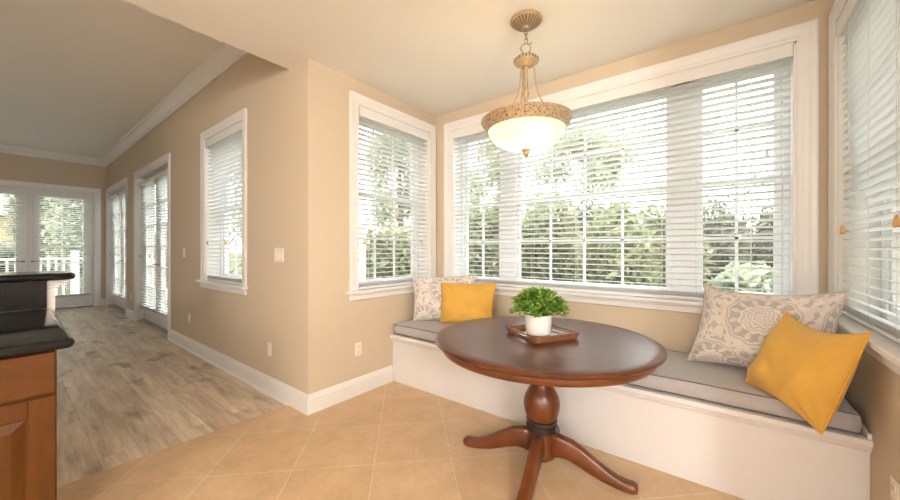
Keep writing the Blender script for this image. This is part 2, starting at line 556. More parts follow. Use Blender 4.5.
def add_tube(bm, pts, rad, seg=8, caps=True):
    pts = [Vector(p) for p in pts]
    n = len(pts)
    rads = rad if isinstance(rad, (list, tuple)) else [rad] * n
    prev = None
    rings = []
    for i, p in enumerate(pts):
        d = (pts[min(i + 1, n - 1)] - pts[max(i - 1, 0)])
        if d.length < 1e-9:
            d = Vector((0, 0, 1))
        d.normalize()
        if prev is None:
            up = Vector((0, 0, 1)) if abs(d.z) < 0.9 else Vector((1, 0, 0))
            a = d.cross(up).normalized()
        else:
            a = (prev - d * prev.dot(d)).normalized()
        prev = a
        bb = d.cross(a)
        rings.append([bm.verts.new(p + (a * math.cos(2 * PI * k / seg) + bb * math.sin(2 * PI * k / seg)) * rads[i]) for k in range(seg)])
    for i in range(n - 1):
        for k in range(seg):
            j = (k + 1) % seg
            bm.faces.new((rings[i][k], rings[i][j], rings[i + 1][j], rings[i + 1][k]))
    if caps:
        bm.faces.new(rings[0][::-1])
        bm.faces.new(rings[-1])


def add_torus(bm, c, R0, r0, frame, seg=20, ring=8, sx=1.0):
    fx, fy, fz = [Vector(v) for v in frame]
    c = Vector(c)
    g = []
    for i in range(seg):
        t = 2 * PI * i / seg
        rad = fx * math.cos(t) * sx + fy * math.sin(t)
        cc = c + rad * R0
        nrm = rad.normalized()
        g.append([bm.verts.new(cc + (nrm * math.cos(2 * PI * k / ring) + fz * math.sin(2 * PI * k / ring)) * r0) for k in range(ring)])
    for i in range(seg):
        for k in range(ring):
            bm.faces.new((g[i][k], g[(i + 1) % seg][k], g[(i + 1) % seg][(k + 1) % ring], g[i][(k + 1) % ring]))


def obj(name, bm, mat, parent=None, smooth=False, world=False):
    """links a bmesh as ONE object; world=True: the coordinates are world ones, moved into the parent's frame"""
    bmesh.ops.recalc_face_normals(bm, faces=bm.faces)
    me = bpy.data.meshes.new(name)
    bm.to_mesh(me)
    bm.free()
    me.materials.append(mat)
    if smooth:
        for p in me.polygons:
            p.use_smooth = True
        if smooth != 'all':
            try:
                me.set_sharp_from_angle(angle=R(40))
            except Exception:
                pass
    o = bpy.data.objects.new(name, me)
    COL.objects.link(o)
    if parent is not None:
        o.parent = parent
        if world:
            mw = Matrix.Identity(4)
            q = parent
            chain = []
            while q is not None:
                chain.append(q.matrix_basis.copy())
                q = q.parent
            for mm in reversed(chain):
                mw = mw @ mm
            me.transform(mw.inverted())
    return o


def tag(o, label, cat=None, group=None, kind=None):
    o['label'] = label
    if cat: o['category'] = cat
    if group: o['group'] = group
    if kind: o['kind'] = kind
    return o


def thing(name, label, cat, loc=(0, 0, 0), rotz=0.0, group=None, kind=None):
    o = bpy.data.objects.new(name, None)
    o.empty_display_size = 0.05
    COL.objects.link(o)
    o.location = loc
    o.rotation_euler = (0, 0, rotz)
    return tag(o, label, cat, group, kind)


def copy_tree(o, parent=None):
    c = o.copy()
    COL.objects.link(c)
    if parent is not None:
        c.parent = parent
        c.matrix_parent_inverse = o.matrix_parent_inverse
    for ch in list(o.children):
        copy_tree(ch, c)
    return c


def struct(name, bm, mat, label, smooth=False):
    o = obj(name, bm, mat, None, smooth)
    return tag(o, label, None, None, 'structure')


# ------------------------------------------------------------------ room shell
XL, XR, YB, YC = -2.505, 0.5115, 2.953, 1.44      # nook side walls, back wall, corridor wall
XF, XS, YK = -11.03, -2.79, -4.2                   # far wall, ceiling step / floor seam, wall behind
HK, HL, TH = 2.74, 3.28, 0.25                      # kitchen ceiling, living ceiling, wall thickness
ZO0, ZO1 = 0.905, 2.53                             # window openings


def wall_mesh(t0, t1, z1, openings, fn, th=TH):
    """slab from t0 to t1 with rectangular openings (a, b, z0, z1); fn(t, d, z) -> world"""
    bm = bm_new()

    def blk(a, b, z0, zz):
        if b - a < 1e-4 or zz - z0 < 1e-4:
            return
        p, q = fn(a, 0, z0), fn(b, th, zz)
        add_box(bm, p, q)
    cur = t0
    for (a, b, z0, zz) in sorted(openings):
        blk(cur, a, 0, z1)
        blk(a, b, 0, z0)
        blk(a, b, zz, z1)
        cur = b
    blk(cur, t1, 0, z1)
    return bm


BX0, BX1 = -2.28, 0.36       # back window opening
LY0, LY1 = 1.905, 2.845      # left and right window openings
CX0, CX1 = -4.727, -3.688    # corridor window opening
D2A, D2B = -8.12, -6.18      # nearer french door
D1A, D1B = -10.90, -8.96     # farther french door
FA, FB = -0.65, 1.256        # far wall french door
DH = 2.53

# floors
bm = bm_new(); add_box(bm, (XS, YK, -0.1), (4.0, YC + 0.02, 0)); add_box(bm, (XL - 0.1, YC + 0.02, -0.1), (XR + 0.1, YB + 0.1, 0))
struct('floor', bm, M['tile'], 'tan square ceramic tile floor laid diagonally in the nook')
bm = bm_new(); add_box(bm, (XF - 0.2, YK, -0.1), (XS, YC + 0.2, 0.0))
struct('floor.001', bm, M['wood_floor'], 'grey brown wood plank floor of the far room')
# walls
struct('wall_left', wall_mesh(YC + TH, YB, HL, [(LY0, LY1, ZO0, ZO1)], lambda t, d, z: (XL - d, t, z)), M['wall'], 'tan nook wall with the left window')
struct('wall_back', wall_mesh(XL - TH, XR + TH, HL, [(BX0, BX1, ZO0, ZO1)], lambda t, d, z: (t, YB + d, z)), M['wall'], 'tan nook wall with the wide window')
struct('wall_right', wall_mesh(YC + TH, YB, HL, [(LY0, LY1, ZO0, ZO1)], lambda t, d, z: (XR + d, t, z)), M['wall'], 'tan nook wall with the right window')
struct('wall_corridor', wall_mesh(XF - TH, XL, HL + 0.1, [(CX0, CX1, ZO0, ZO1), (D2A, D2B, 0, DH), (D1A, D1B, 0, DH)], lambda t, d, z: (t, YC + d, z)), M['wall'], 'long tan wall of the far room with window and two french doors')
struct('wall_far', wall_mesh(YK, YC, HL + 0.1, [(FA, FB, 0, DH)], lambda t, d, z: (XF - d, t, z)), M['wall'], 'far tan wall with white french doors')
bm = bm_new(); add_box(bm, (XR, YC, 0), (4.0, YC + TH, HL))
struct('wall_kitchen_side', bm, M['wall'], 'tan kitchen wall right of the nook')
bm = bm_new(); add_box(bm, (4.0, YK, 0), (4.0 + TH, YC + TH, HL))
struct('wall_kitchen_end', bm, M['ceiling'], 'kitchen end wall, out of view')
bm = bm_new(); add_box(bm, (XF - TH, YK - TH, 0), (4.0 + TH, YK, HL + 0.1))
struct('wall_rear', bm, M['ceiling'], 'wall behind the camera, out of view')
bm = bm_new(); add_box(bm, (XS - 0.15, YK, 0), (XS, -1.2, HL))  # added out of view to block the kitchen fill from the far wall
struct('wall_light_block', bm, M['ceiling'], 'unseen wall added to shield the far room from the kitchen fill light')
# ceilings
bm = bm_new(); add_box(bm, (XS, YK, HK), (4.0, YC + 0.0, HL + 0.2)); add_box(bm, (XL, YC, HK), (XR, YB, HL + 0.2))
struct('ceiling', bm, M['ceiling'], 'lower cream ceiling over the kitchen and the nook')
bm = bm_new(); add_box(bm, (XF - TH, YK, HL), (XS, YC + TH, HL + 0.2))
struct('ceiling.001', bm, M['ceiling'], 'higher ceiling of the far room')

# crown moulding (profile: distance from wall, drop below the ceiling)
CROWN = [(0, 0), (0.125, 0), (0.125, -0.018), (0.108, -0.026), (0.098, -0.045), (0.075, -0.066), (0.045, -0.084), (0.030, -0.096), (0.026, -0.112), (0.014, -0.122), (0.014, -0.135), (0, -0.135)]
bm = bm_new()
add_prism(bm, CROWN, 0, XF, XS, lambda p, t: (t, YC - p[0], HL + p[1]))
struct('trim_1', bm, M['trim'], 'white crown moulding along the corridor wall')
bm = bm_new()
add_prism(bm, CROWN, 0, YK, YC, lambda p, t: (XF + p[0], t, HL + p[1]))
struct('trim_2', bm, M['trim'], 'white crown moulding along the far wall')

# baseboards
BASE = [(0, 0), (0.017, 0), (0.017, 0.112), (0.013, 0.120), (0.013, 0.127), (0.010, 0.134), (0.006, 0.143), (0.004, 0.150), (0, 0.150)]
SHOE = [(0, 0), (0.030, 0), (0.029, 0.007), (0.026, 0.013), (0.020, 0.017), (0.0, 0.018)]


def baseboard(side, label, t0, t1, fn, shoe=None):
    bm = bm_new()
    add_prism(bm, BASE, 0, t0, t1, fn)
    if shoe:
        add_prism(bm, SHOE, 0, shoe[0], shoe[1], fn)
    return struct('baseboard_' + side, bm, M['trim'], label)


baseboard('left', 'white baseboard under the left nook window', YC + 0.0005, 2.30, lambda p, t: (XL + p[0], t, p[1]))
baseboard('corridor', 'long white baseboard along the corridor wall', D2B + 0.09, XL + 0.017, lambda p, t: (t, YC - p[0], p[1]), (D2B + 0.09, XS))
baseboard('between_doors', 'short white baseboard between the two french doors', D1B + 0.09, D2A - 0.09, lambda p, t: (t, YC - p[0], p[1]), (D1B + 0.09, D2A - 0.09))
baseboard('far', 'short white baseboard beside the far french doors', FB + 0.09, YC, lambda p, t: (XF + p[0], t, p[1]))
baseboard('right', 'white baseboard on the right nook wall', YC + 0.0005, 2.30, lambda p, t: (XR - p[0], t, p[1]))


# ------------------------------------------------------------------ windows and doors (local frame: X along wall, +Y outside, Z up)
CAS = [(0.0, 0.0), (0.0, 0.012), (0.012, 0.016), (0.030, 0.014), (0.050, 0.017), (0.062, 0.022), (0.082, 0.024), (0.090, 0.022), (0.090, 0.0)]


def casing(bm, x0, x1, z0, z1, bottom=False):
    """mitred picture-frame casing round an opening; profile runs from the opening's edge outwards"""
    corners = [(x0, z0, -1, 0 if not bottom else -1), (x0, z1, -1, 1), (x1, z1, 1, 1), (x1, z0, 1, 0 if not bottom else -1)]
    loops = []
    for (x, z, sx, sz) in corners:
        loops.append([bm.verts.new((x + sx * d, -h, z + sz * d)) for d, h in CAS])
    rng = range(4) if bottom else range(3)
    n = len(CAS)
    for i in rng:
        a, b_ = loops[i], loops[(i + 1) % 4]
        for k in range(n):
            j = (k + 1) % n
            bm.faces.new((a[k], a[j], b_[j], b_[k]))
    if not bottom:
        bm.faces.new(loops[0])
        bm.faces.new(loops[3][::-1])


def frame_rect(bm, x0, x1, z0, z1, y0, y1, w, bev=0.004):
    add_box(bm, (x0, y0, z0), (x0 + w, y1, z1), bev)
    add_box(bm, (x1 - w, y0, z0), (x1, y1, z1), bev)
    add_box(bm, (x0 + w, y0, z0), (x1 - w, y1, z0 + w), bev)
    add_box(bm, (x0 + w, y0, z1 - w), (x1 - w, y1, z1), bev)


def pane(parent, x0, x1, z0, z1, y):
    bm = bm_new()
    add_box(bm, (x0, y - 0.002, z0), (x1, y + 0.002, z1))
    return obj('pane', bm, M['glass'], parent)


def window(n, label, loc, rotz, x0, x1, units, meet=1.735):
    """units: (a, b, number of columns); the stretches between are mullions"""
    root = thing('window_%d' % n, label, None, loc, rotz, None, 'structure')
    z0, z1 = ZO0, ZO1
    bm = bm_new()
    casing(bm, x0, x1, z0, z1)
    obj('casing', bm, M['trim'], root)
    bm = bm_new()   # stool and apron
    add_box(bm, (x0 - 0.125, -0.055, z0 - 0.022), (x1 + 0.125, 0.0, z0 + 0.004), 0.006, 2)
    add_box(bm, (x0 + 0.001, -0.001, z0 - 0.022), (x1 - 0.001, 0.19, z0 + 0.004))
    add_box(bm, (x0 - 0.10, -0.020, z0 - 0.080), (x1 + 0.10, 0.0, z0 - 0.022), 0.004)
    add_box(bm, (x0 - 0.10, -0.030, z0 - 0.040), (x1 + 0.10, 0.0, z0 - 0.022), 0.005)
    obj('window_sill', bm, M['trim'], root)
    bm = bm_new()   # jamb liner
    add_box(bm, (x0, 0.0, z0), (x0 + 0.012, 0.24, z1))
    add_box(bm, (x1 - 0.012, 0.0, z0), (x1, 0.24, z1))
    add_box(bm, (x0, 0.0, z1 - 0.012), (x1, 0.24, z1))
    obj('jamb', bm, M['trim'], root)
    bm = bm_new()   # frame with mullions
    frame_rect(bm, x0 + 0.012, x1 - 0.012, z0 + 0.004, z1 - 0.012, 0.15, 0.235, 0.032)
    for (ua, ub) in zip(units[:-1], units[1:]):
        add_box(bm, (ua[1], 0.15, z0), (ub[0], 0.235, z1), 0.004)
    obj('window_frame', bm, M['vinyl'], root)
    for (a, b_, cols) in units:
        for (s0, s1, yy) in ((z0 + 0.03, meet + 0.022, 0.185), (meet - 0.022, z1 - 0.04, 0.205)):
            bm = bm_new()
            frame_rect(bm, a, b_, s0, s1, yy - 0.016, yy + 0.016, 0.040)
            sash = obj('sash', bm, M['vinyl'], root)
            bm = bm_new()
            for k in range(1, cols):
                x = a + 0.04 + (b_ - a - 0.08) * k / cols
                add_box(bm, (x - 0.009, yy - 0.009, s0 + 0.04), (x + 0.009, yy + 0.009, s1 - 0.04))
            zm = (s0 + s1) / 2
            add_box(bm, (a + 0.04, yy - 0.009, zm - 0.009), (b_ - 0.04, yy + 0.009, zm + 0.009))
            obj('muntin', bm, M['vinyl'], sash)
            pane(sash, a + 0.03, b_ - 0.03, s0 + 0.03, s1 - 0.03, yy)
    return root


def blind(label, loc, rotz, w, z0, z1, ladders, tassels, pale=False, valance=0.075, stack=4, pitch=0.0445, tilt=R(-10), group='white slatted window blinds', tz=1.31):
    """venetian blind: local X 0..w, slats centred on local y=0, room side is -Y"""
    root = thing('window_blind', label, 'blind', loc, rotz, group)
    bm = bm_new()
    add_box(bm, (0.0, -0.044, z1 - valance), (w, -0.030, z1), 0.004, 2)
    add_box(bm, (0.0, -0.030, z1 - 0.048), (w, 0.028, z1 - 0.003))
    obj('valance', bm, M['trim'], root)
    bm = bm_new()
    hw = 0.025
    ca, sa = math.cos(tilt), math.sin(tilt)

    def slat(z):
        rows = []
        for x in (0.006, w - 0.006):
            top = []
            for (yy, cz) in ((-hw, 0.0), (-hw * 0.4, 0.0022), (hw * 0.4, 0.0022), (hw, 0.0)):
                top.append((yy * ca - cz * sa, yy * sa + cz * ca))
            prof = top + [(p[0], p[1] - 0.0032) for p in reversed(top)]
            rows.append([bm.verts.new((x, p[0], z + p[1])) for p in prof])
        a, b_ = rows
        for k in range(8):
            bm.faces.new((a[k], a[(k + 1) % 8], b_[(k + 1) % 8], b_[k]))
        bm.faces.new(a[::-1]); bm.faces.new(b_)
    zz = z1 - 0.085
    zstack = z0 + 0.024 + stack * 0.007
    while zz > zstack + 0.02:
        slat(zz)
        zz -= pitch
    for k in range(stack):
        slat(z0 + 0.026 + k * 0.007)
    obj('slats', bm, M['slat'], root)
    bm = bm_new()
    add_box(bm, (0.006, -0.025, z0), (w - 0.006, 0.025, z0 + 0.018), 0.004)
    obj('bottom_rail', bm, M['trim'], root)
    for x in ladders:
        bm = bm_new()
        for yy in (-0.027, 0.027):
            add_tube(bm, [(x, yy, z0 + 0.01), (x, yy, z1 - 0.05)], 0.0013, 5)
        obj('ladder_cord', bm, M['cord'], root)
    for x in tassels:
        bm = bm_new()
        add_tube(bm, [(x, -0.034, z1 - 0.06), (x + 0.004, -0.036, tz + 0.03)], 0.0011, 5)
        pc = obj('pull_cord', bm, M['cord'], root)
        bm = bm_new()
        add_lathe(bm, [(0.003, 0.045), (0.007, 0.036), (0.010, 0.016), (0.011, 0.004), (0.007, 0.0)], (x + 0.004, -0.040, tz - 0.01), 12, True)
        ts = obj('tassel', bm, M['slat' if pale else 'tassel'], pc, True)
        if not pale:
            ts['label'] = 'small wooden cord tassel'
    return root


# nook windows
window(1, 'single white double hung window in the left nook wall', (XL, 0, 0), R(90), LY0, LY1, [(LY0 + 0.045, LY1 - 0.045, 3)], 1.79)
window(2, 'wide white three unit window in the nook back wall', (0, YB, 0), 0, BX0, BX1, [(BX0 + 0.045, -1.757, 2), (-1.60, -0.295, 4), (-0.145, BX1 - 0.045, 2)])
window(3, 'single white window in the right nook wall', (XR, 0, 0), R(-90), -LY1, -LY0, [(-LY1 + 0.045, -LY0 - 0.045, 3)])
window(4, 'single white window in the corridor wall', (0, YC, 0), 0, CX0, CX1, [(CX0 + 0.045, CX1 - 0.045, 3)])

blind('white slatted blind in the narrow window left of the nook corner', (XL - 0.035, LY0 + 0.014, 0), R(90), LY1 - LY0 - 0.028, ZO0 + 0.012, ZO1 - 0.015, (0.15, 0.46, 0.77), (0.05, 0.80), tz=1.33)
blind('widest white slatted blind, across the big window behind the table', (BX0 + 0.014, YB + 0.04, 0), 0, BX1 - BX0 - 0.028, ZO0 + 0.012, ZO1 - 0.010, (0.22, 0.90, 1.30, 1.92, 2.42), (2.49,), True, tz=1.86)
blind('white slatted blind in the window at the right edge of the nook', (XR + 0.035, LY1 - 0.014, 0), R(-90), LY1 - LY0 - 0.028, ZO0 + 0.012, ZO1 - 0.015, (0.15, 0.46, 0.77), (0.10, 0.82), tz=1.36, tilt=R(-12))
blind('white slatted blind in the single window of the corridor wall', (CX0 + 0.014, YC + 0.035, 0), 0, CX1 - CX0 - 0.028, ZO0 + 0.012, ZO1 - 0.015, (0.16, 0.5, 0.86), (0.07, 0.60), tz=1.33)


def french_door(n, label, loc, rotz, x0, x1, rows=6, yleaf=0.10):
    root = thing('door_%d' % n, label, None, loc, rotz, None, 'structure')
    bm = bm_new()
    casing(bm, x0, x1, 0.0, DH)
    obj('casing', bm, M['trim'], root)
    bm = bm_new()
    add_box(bm, (x0, 0, 0), (x0 + 0.02, 0.24, DH)); add_box(bm, (x1 - 0.02, 0, 0), (x1, 0.24, DH)); add_box(bm, (x0, 0, DH - 0.02), (x1, 0.24, DH))
    obj('jamb', bm, M['trim'], root)
    bm = bm_new()
    add_box(bm, (x0 + 0.02, 0.0, 0.0), (x1 - 0.02, 0.22, 0.022), 0.005)
    obj('threshold', bm, M['bronze'], root)
    xm = (x0 + x1) / 2
    for s, (a, b_) in enumerate(((x0 + 0.022, xm - 0.002), (xm + 0.002, x1 - 0.022))):
        y0, y1 = yleaf, yleaf + 0.045
        st, tp, bt = 0.135, 0.13, 0.24
        zb, zt = 0.028, DH - 0.024
        bm = bm_new()
        add_box(bm, (a, y0, zb), (a + st, y1, zt), 0.003); add_box(bm, (b_ - st, y0, zb), (b_, y1, zt), 0.003)
        add_box(bm, (a + st, y0, zb), (b_ - st, y1, zb + bt), 0.003); add_box(bm, (a + st, y0, zt - tp), (b_ - st, y1, zt), 0.003)
        leaf = obj('door_leaf', bm, M['trim'], root)
        ga, gb, g0, g1 = a + st, b_ - st, zb + bt, zt - tp
        bm = bm_new()
        frame_rect(bm, ga, gb, g0, g1, y0 - 0.006, y1 + 0.004, 0.022, 0.003)
        xc = (ga + gb) / 2
        add_box(bm, (xc - 0.011, y0 + 0.008, g0), (xc + 0.011, y1 - 0.008, g1))
        for k in range(1, rows):
            z = g0 + (g1 - g0) * k / rows
            add_box(bm, (ga, y0 + 0.008, z - 0.011), (gb, y1 - 0.008, z + 0.011))
        obj('muntin', bm, M['trim'], leaf)
        pane(leaf, ga, gb, g0, g1, (y0 + y1) / 2)
        hx = (b_ - 0.06) if s == 0 else (a + 0.06)
        bm = bm_new()
        add_lathe(bm, [(0.026, 0.0), (0.026, 0.008), (0.012, 0.012)], (0, 0, 0), 16, True)
        add_tube(bm, [(0, 0, 0.01), (0, 0, 0.05), (0, 0.0, 0.052)], 0.009, 10)
        add_tube(bm, [(0, 0, 0.048), (-0.05 if s == 0 else 0.05, 0, 0.050), (-0.105 if s == 0 else 0.105, 0, 0.046)], 0.008, 10)
        bmesh.ops.rotate(bm, verts=bm.verts, cent=(0, 0, 0), matrix=Matrix.Rotation(R(90), 3, 'X'))
        bmesh.ops.translate(bm, verts=bm.verts, vec=(hx, y0, 1.02))
        h = obj('door_handle', bm, M['brass'], leaf, True)
        h['label'] = 'metal lever handle'
    return root


french_door(1, 'pair of white french doors with blinds, nearer one on the corridor wall', (0, YC, 0), 0, D2A, D2B)
french_door(2, 'pair of white french doors with blinds, farther one on the corridor wall', (0, YC, 0), 0, D1A, D1B)
french_door(3, 'white french doors in the far wall looking onto the balcony', (XF, 0, 0), R(90), FA, FB, 6, 0.06)


def leaf_blinds(a, b_, labels, fn, rotz, yl=0.10):
    xm = (a + b_) / 2
    for (p, q), lab in zip(((a + 0.06, xm - 0.05), (xm + 0.05, b_ - 0.06)), labels):
        lx, ly = fn(p, yl - 0.045)
        blind(lab, (lx, ly, 0), rotz, q - p, 0.24, 2.42, (0.12, q - p - 0.12), (0.10, q - p - 0.10), False, 0.06, 5, 0.0445, R(-10), 'white slatted door blinds', 1.14)


leaf_blinds(D2A, D2B, ('white slatted blind on the left leaf of the nearer corridor french door', 'white slatted blind on the right leaf of the nearer corridor french door'), lambda x, d: (x, YC + d), 0)
leaf_blinds(D1A, D1B, ('white slatted blind on the left leaf of the farther corridor french door', 'white slatted blind on the right leaf of the farther corridor french door'), lambda x, d: (x, YC + d), 0)
leaf_blinds(FA, FB, ('white slatted blind on the far wall door leaf at the left edge', 'white slatted blind on the far wall door leaf nearest the room corner'), lambda x, d: (XF - d, x), R(90), 0.06)


# ------------------------------------------------------------------ outlets and switches (local: X along wall, -Y into room)
def outlet(label, loc, rotz):
    root = thing('wall_outlet', label, 'outlet', loc, rotz, 'wall outlets')
    bm = bm_new()
    add_box(bm, (-0.036, -0.006, -0.058), (0.036, 0.0, 0.058), 0.004, 2)
    obj('cover_plate', bm, M['plate'], root)
    for s in (-1, 1):
        bm = bm_new()
        add_box(bm, (-0.017, -0.009, s * 0.026 - 0.014), (0.017, -0.005, s * 0.026 + 0.014), 0.003, 2)
        so = obj('socket', bm, M['plate'], root)
        bm = bm_new()
        for xx in (-0.007, 0.007):
            add_box(bm, (xx - 0.0013, -0.0095, s * 0.026 - 0.003), (xx + 0.0013, -0.0088, s * 0.026 + 0.007))
        add_box(bm, (-0.002, -0.0095, s * 0.026 - 0.010), (0.002, -0.0088, s * 0.026 - 0.006))
        obj('slots', bm, M['slot'], so)
    return root


def switch(label, loc, rotz, gangs):
    root = thing('light_switch', label, 'light switch', loc, rotz)
    w = 0.036 + 0.023 * (gangs - 1) * 1.0
    bm = bm_new()
    add_box(bm, (-w, -0.006, -0.058), (w, 0.0, 0.058), 0.004, 2)
    obj('cover_plate', bm, M['plate'], root)
    for k in range(gangs):
        x = (k - (gangs - 1) / 2) * 0.046
        bm = bm_new()
        vs = add_box(bm, (x - 0.016, -0.011, -0.033), (x + 0.016, -0.005, 0.033), 0.002)
        for v in bm.verts:
            if v.co.z > 0.02 and v.co.y < -0.008:
                v.co.y += 0.003
        obj('rocker', bm, M['plate'], root)
    return root


outlet('ivory wall outlet under the left nook window', (XL, 1.907, 0.395), R(90))
outlet('ivory wall outlet low on the corridor wall, nearest the nook corner', (-3.13, YC, 0.39), 0)
outlet('ivory wall outlet low on the corridor wall, just right of the nearer french door', (-5.28, YC, 0.40), 0)
outlet('ivory wall outlet on the strip of wall between the two french doors', (-8.52, YC, 0.40), 0)
outlet('ivory wall outlet at the right edge, on the wall below the right window', (XR, 2.03, 0.36), R(-90))
switch('ivory three gang switch plate on the corridor wall near the corner', (-2.96, YC, 1.22), 0, 3)
switch('single ivory switch plate beside the nearer french door', (-5.48, YC, 1.22), 0, 1)

# ------------------------------------------------------------------ window bench
BY = 2.294
bench = thing('window_bench', 'long white built-in bench under the nook windows', 'bench', (-1.0, 2.62, 0))
bm = bm_new()
add_box(bm, (XL + 0.001, BY + 0.018, 0), (XR - 0.001, YB - 0.001, 0.40))
obj('front_panel', bm, M['bench'], bench, world=True)
bm = bm_new()
LIP = [(0.018, 0.385), (0.006, 0.385), (0.004, 0.395), (-0.004, 0.402), (-0.006, 0.412), (-0.016, 0.418), (-0.020, 0.428), (-0.020, 0.447), (-0.016, 0.451), (0.018, 0.451)]
add_prism(bm, LIP, 0, XL + 0.001, XR - 0.001, lambda p, t: (t, BY + p[0], p[1]))
add_box(bm, (XL + 0.001, BY + 0.018, 0.40), (XR - 0.001, YB - 0.001, 0.4505))
# side and back cleats around the cushion
add_box(bm, (XR - 0.016, BY - 0.015, 0.451), (XR - 0.001, YB - 0.001, 0.478), 0.003)
obj('seat_board', bm, M['bench'], bench, world=True)

# bench cushion: rounded slab with seams
def cushion(name, x0, x1, y0, y1, z0, z1, mat):
    bm = bm_new()
    uvl = bm.loops.layers.uv.new('uv')
    nx, ny = 90, 22
    r = 0.028
    grid = {}
    def hgt(u, v):
        x = x0 + (x1 - x0) * u; y = y0 + (y1 - y0) * v
        e = 0.010 * (1 - (2 * v - 1) ** 4) * (1 - (2 * u - 1) ** 20)
        n_ = 0.004 * noise.noise((x * 5.0, y * 5.0, 1.3)) + 0.0025 * noise.noise((x * 14, y * 14, 4.1))
        return e + n_
    top = [[None] * (ny + 1) for _ in range(nx + 1)]
    for i in range(nx + 1):
        for j in range(ny + 1):
            u, v = i / nx, j / ny
            x = x0 + r * 0.3 + (x1 - x0 - r * 0.6) * u; y = y0 + r * 0.3 + (y1 - y0 - r * 0.6) * v
            top[i][j] = bm.verts.new((x, y, z1 - 0.006 + hgt(u, v)))
    def quad(vs, uvs):
        f = bm.faces.new(vs)
        for lp, q in zip(f.loops, uvs):
            lp[uvl].uv = q
    for i in range(nx):
        for j in range(ny):
            vs = (top[i][j], top[i + 1][j], top[i + 1][j + 1], top[i][j + 1])
            quad(vs, [(v.co.x, v.co.y) for v in vs])
    # side wall: loop of perimeter verts pushed out then in
    per = [top[i][0] for i in range(nx + 1)] + [top[nx][j] for j in range(1, ny + 1)] + [top[i][ny] for i in range(nx - 1, -1, -1)] + [top[0][j] for j in range(ny - 1, 0, -1)]
    prev = per
    cx_, cy_ = (x0 + x1) / 2, (y0 + y1) / 2
    H = z1 - z0
    for (out, fr) in ((0.008, 0.06), (0.012, 0.25), (0.014, 0.5), (0.012, 0.78), (0.004, 0.96), (-0.004, 1.0)):
        cur = []
        for v in per:
            dx = -1 if v.co.x < x0 + r else (1 if v.co.x > x1 - r else 0)
            dy = -1 if v.co.y < y0 + r * 0.31 else (1 if v.co.y > y1 - r * 0.31 else 0)
            dx = dx if abs(v.co.x - cx_) > (x1 - x0) / 2 - r * 0.31 else 0
            wob = 0.002 * noise.noise((v.co.x * 9, v.co.y * 9, fr * 2))
            cur.append(bm.verts.new((v.co.x + dx * (out + wob), v.co.y + dy * (out + wob), v.co.z + (z0 - v.co.z) * fr)))
        n = len(per)
        for i in range(n):
            j = (i + 1) % n
            vs = (prev[i], cur[i], cur[j], prev[j])
            quad(vs, [(v.co.x + v.co.y, v.co.z) for v in vs])
        prev = cur
    bm.faces.new(prev)
    o = obj(name, bm, mat, None, 'all')
    # piping along the upper and lower edges
    for zf in (0.03, 0.97):
        bmp = bm_new()
        pts = []
        for v in o.data.vertices:
            pass
        loop = [(x0 - 0.001, y0 - 0.001), (x1 + 0.001, y0 - 0.001), (x1 + 0.001, y1 + 0.001), (x0 - 0.001, y1 + 0.001), (x0 - 0.001, y0 - 0.001)]
        dense = []
        for (p, q) in zip(loop[:-1], loop[1:]):
            for k in range(40):
                t = k / 40
                dense.append((p[0] + (q[0] - p[0]) * t, p[1] + (q[1] - p[1]) * t))
        zz = z1 - 0.008 - (H - 0.012) * zf
        add_tube(bmp, [(a, b_, zz + 0.003 * noise.noise((a * 4, b_ * 4, 2))) for a, b_ in dense] + [(dense[0][0], dense[0][1], zz)], 0.0035, 6)
        obj('piping', bmp, M['piping'], o, True)
    return o


cu = cushion('bench_cushion', XL + 0.018, XR - 0.032, BY + 0.018, YB - 0.02, 0.4515, 0.552, M['seat_fabric'])
tag(cu, 'long grey linen seat cushion lying on the white bench', 'cushion')


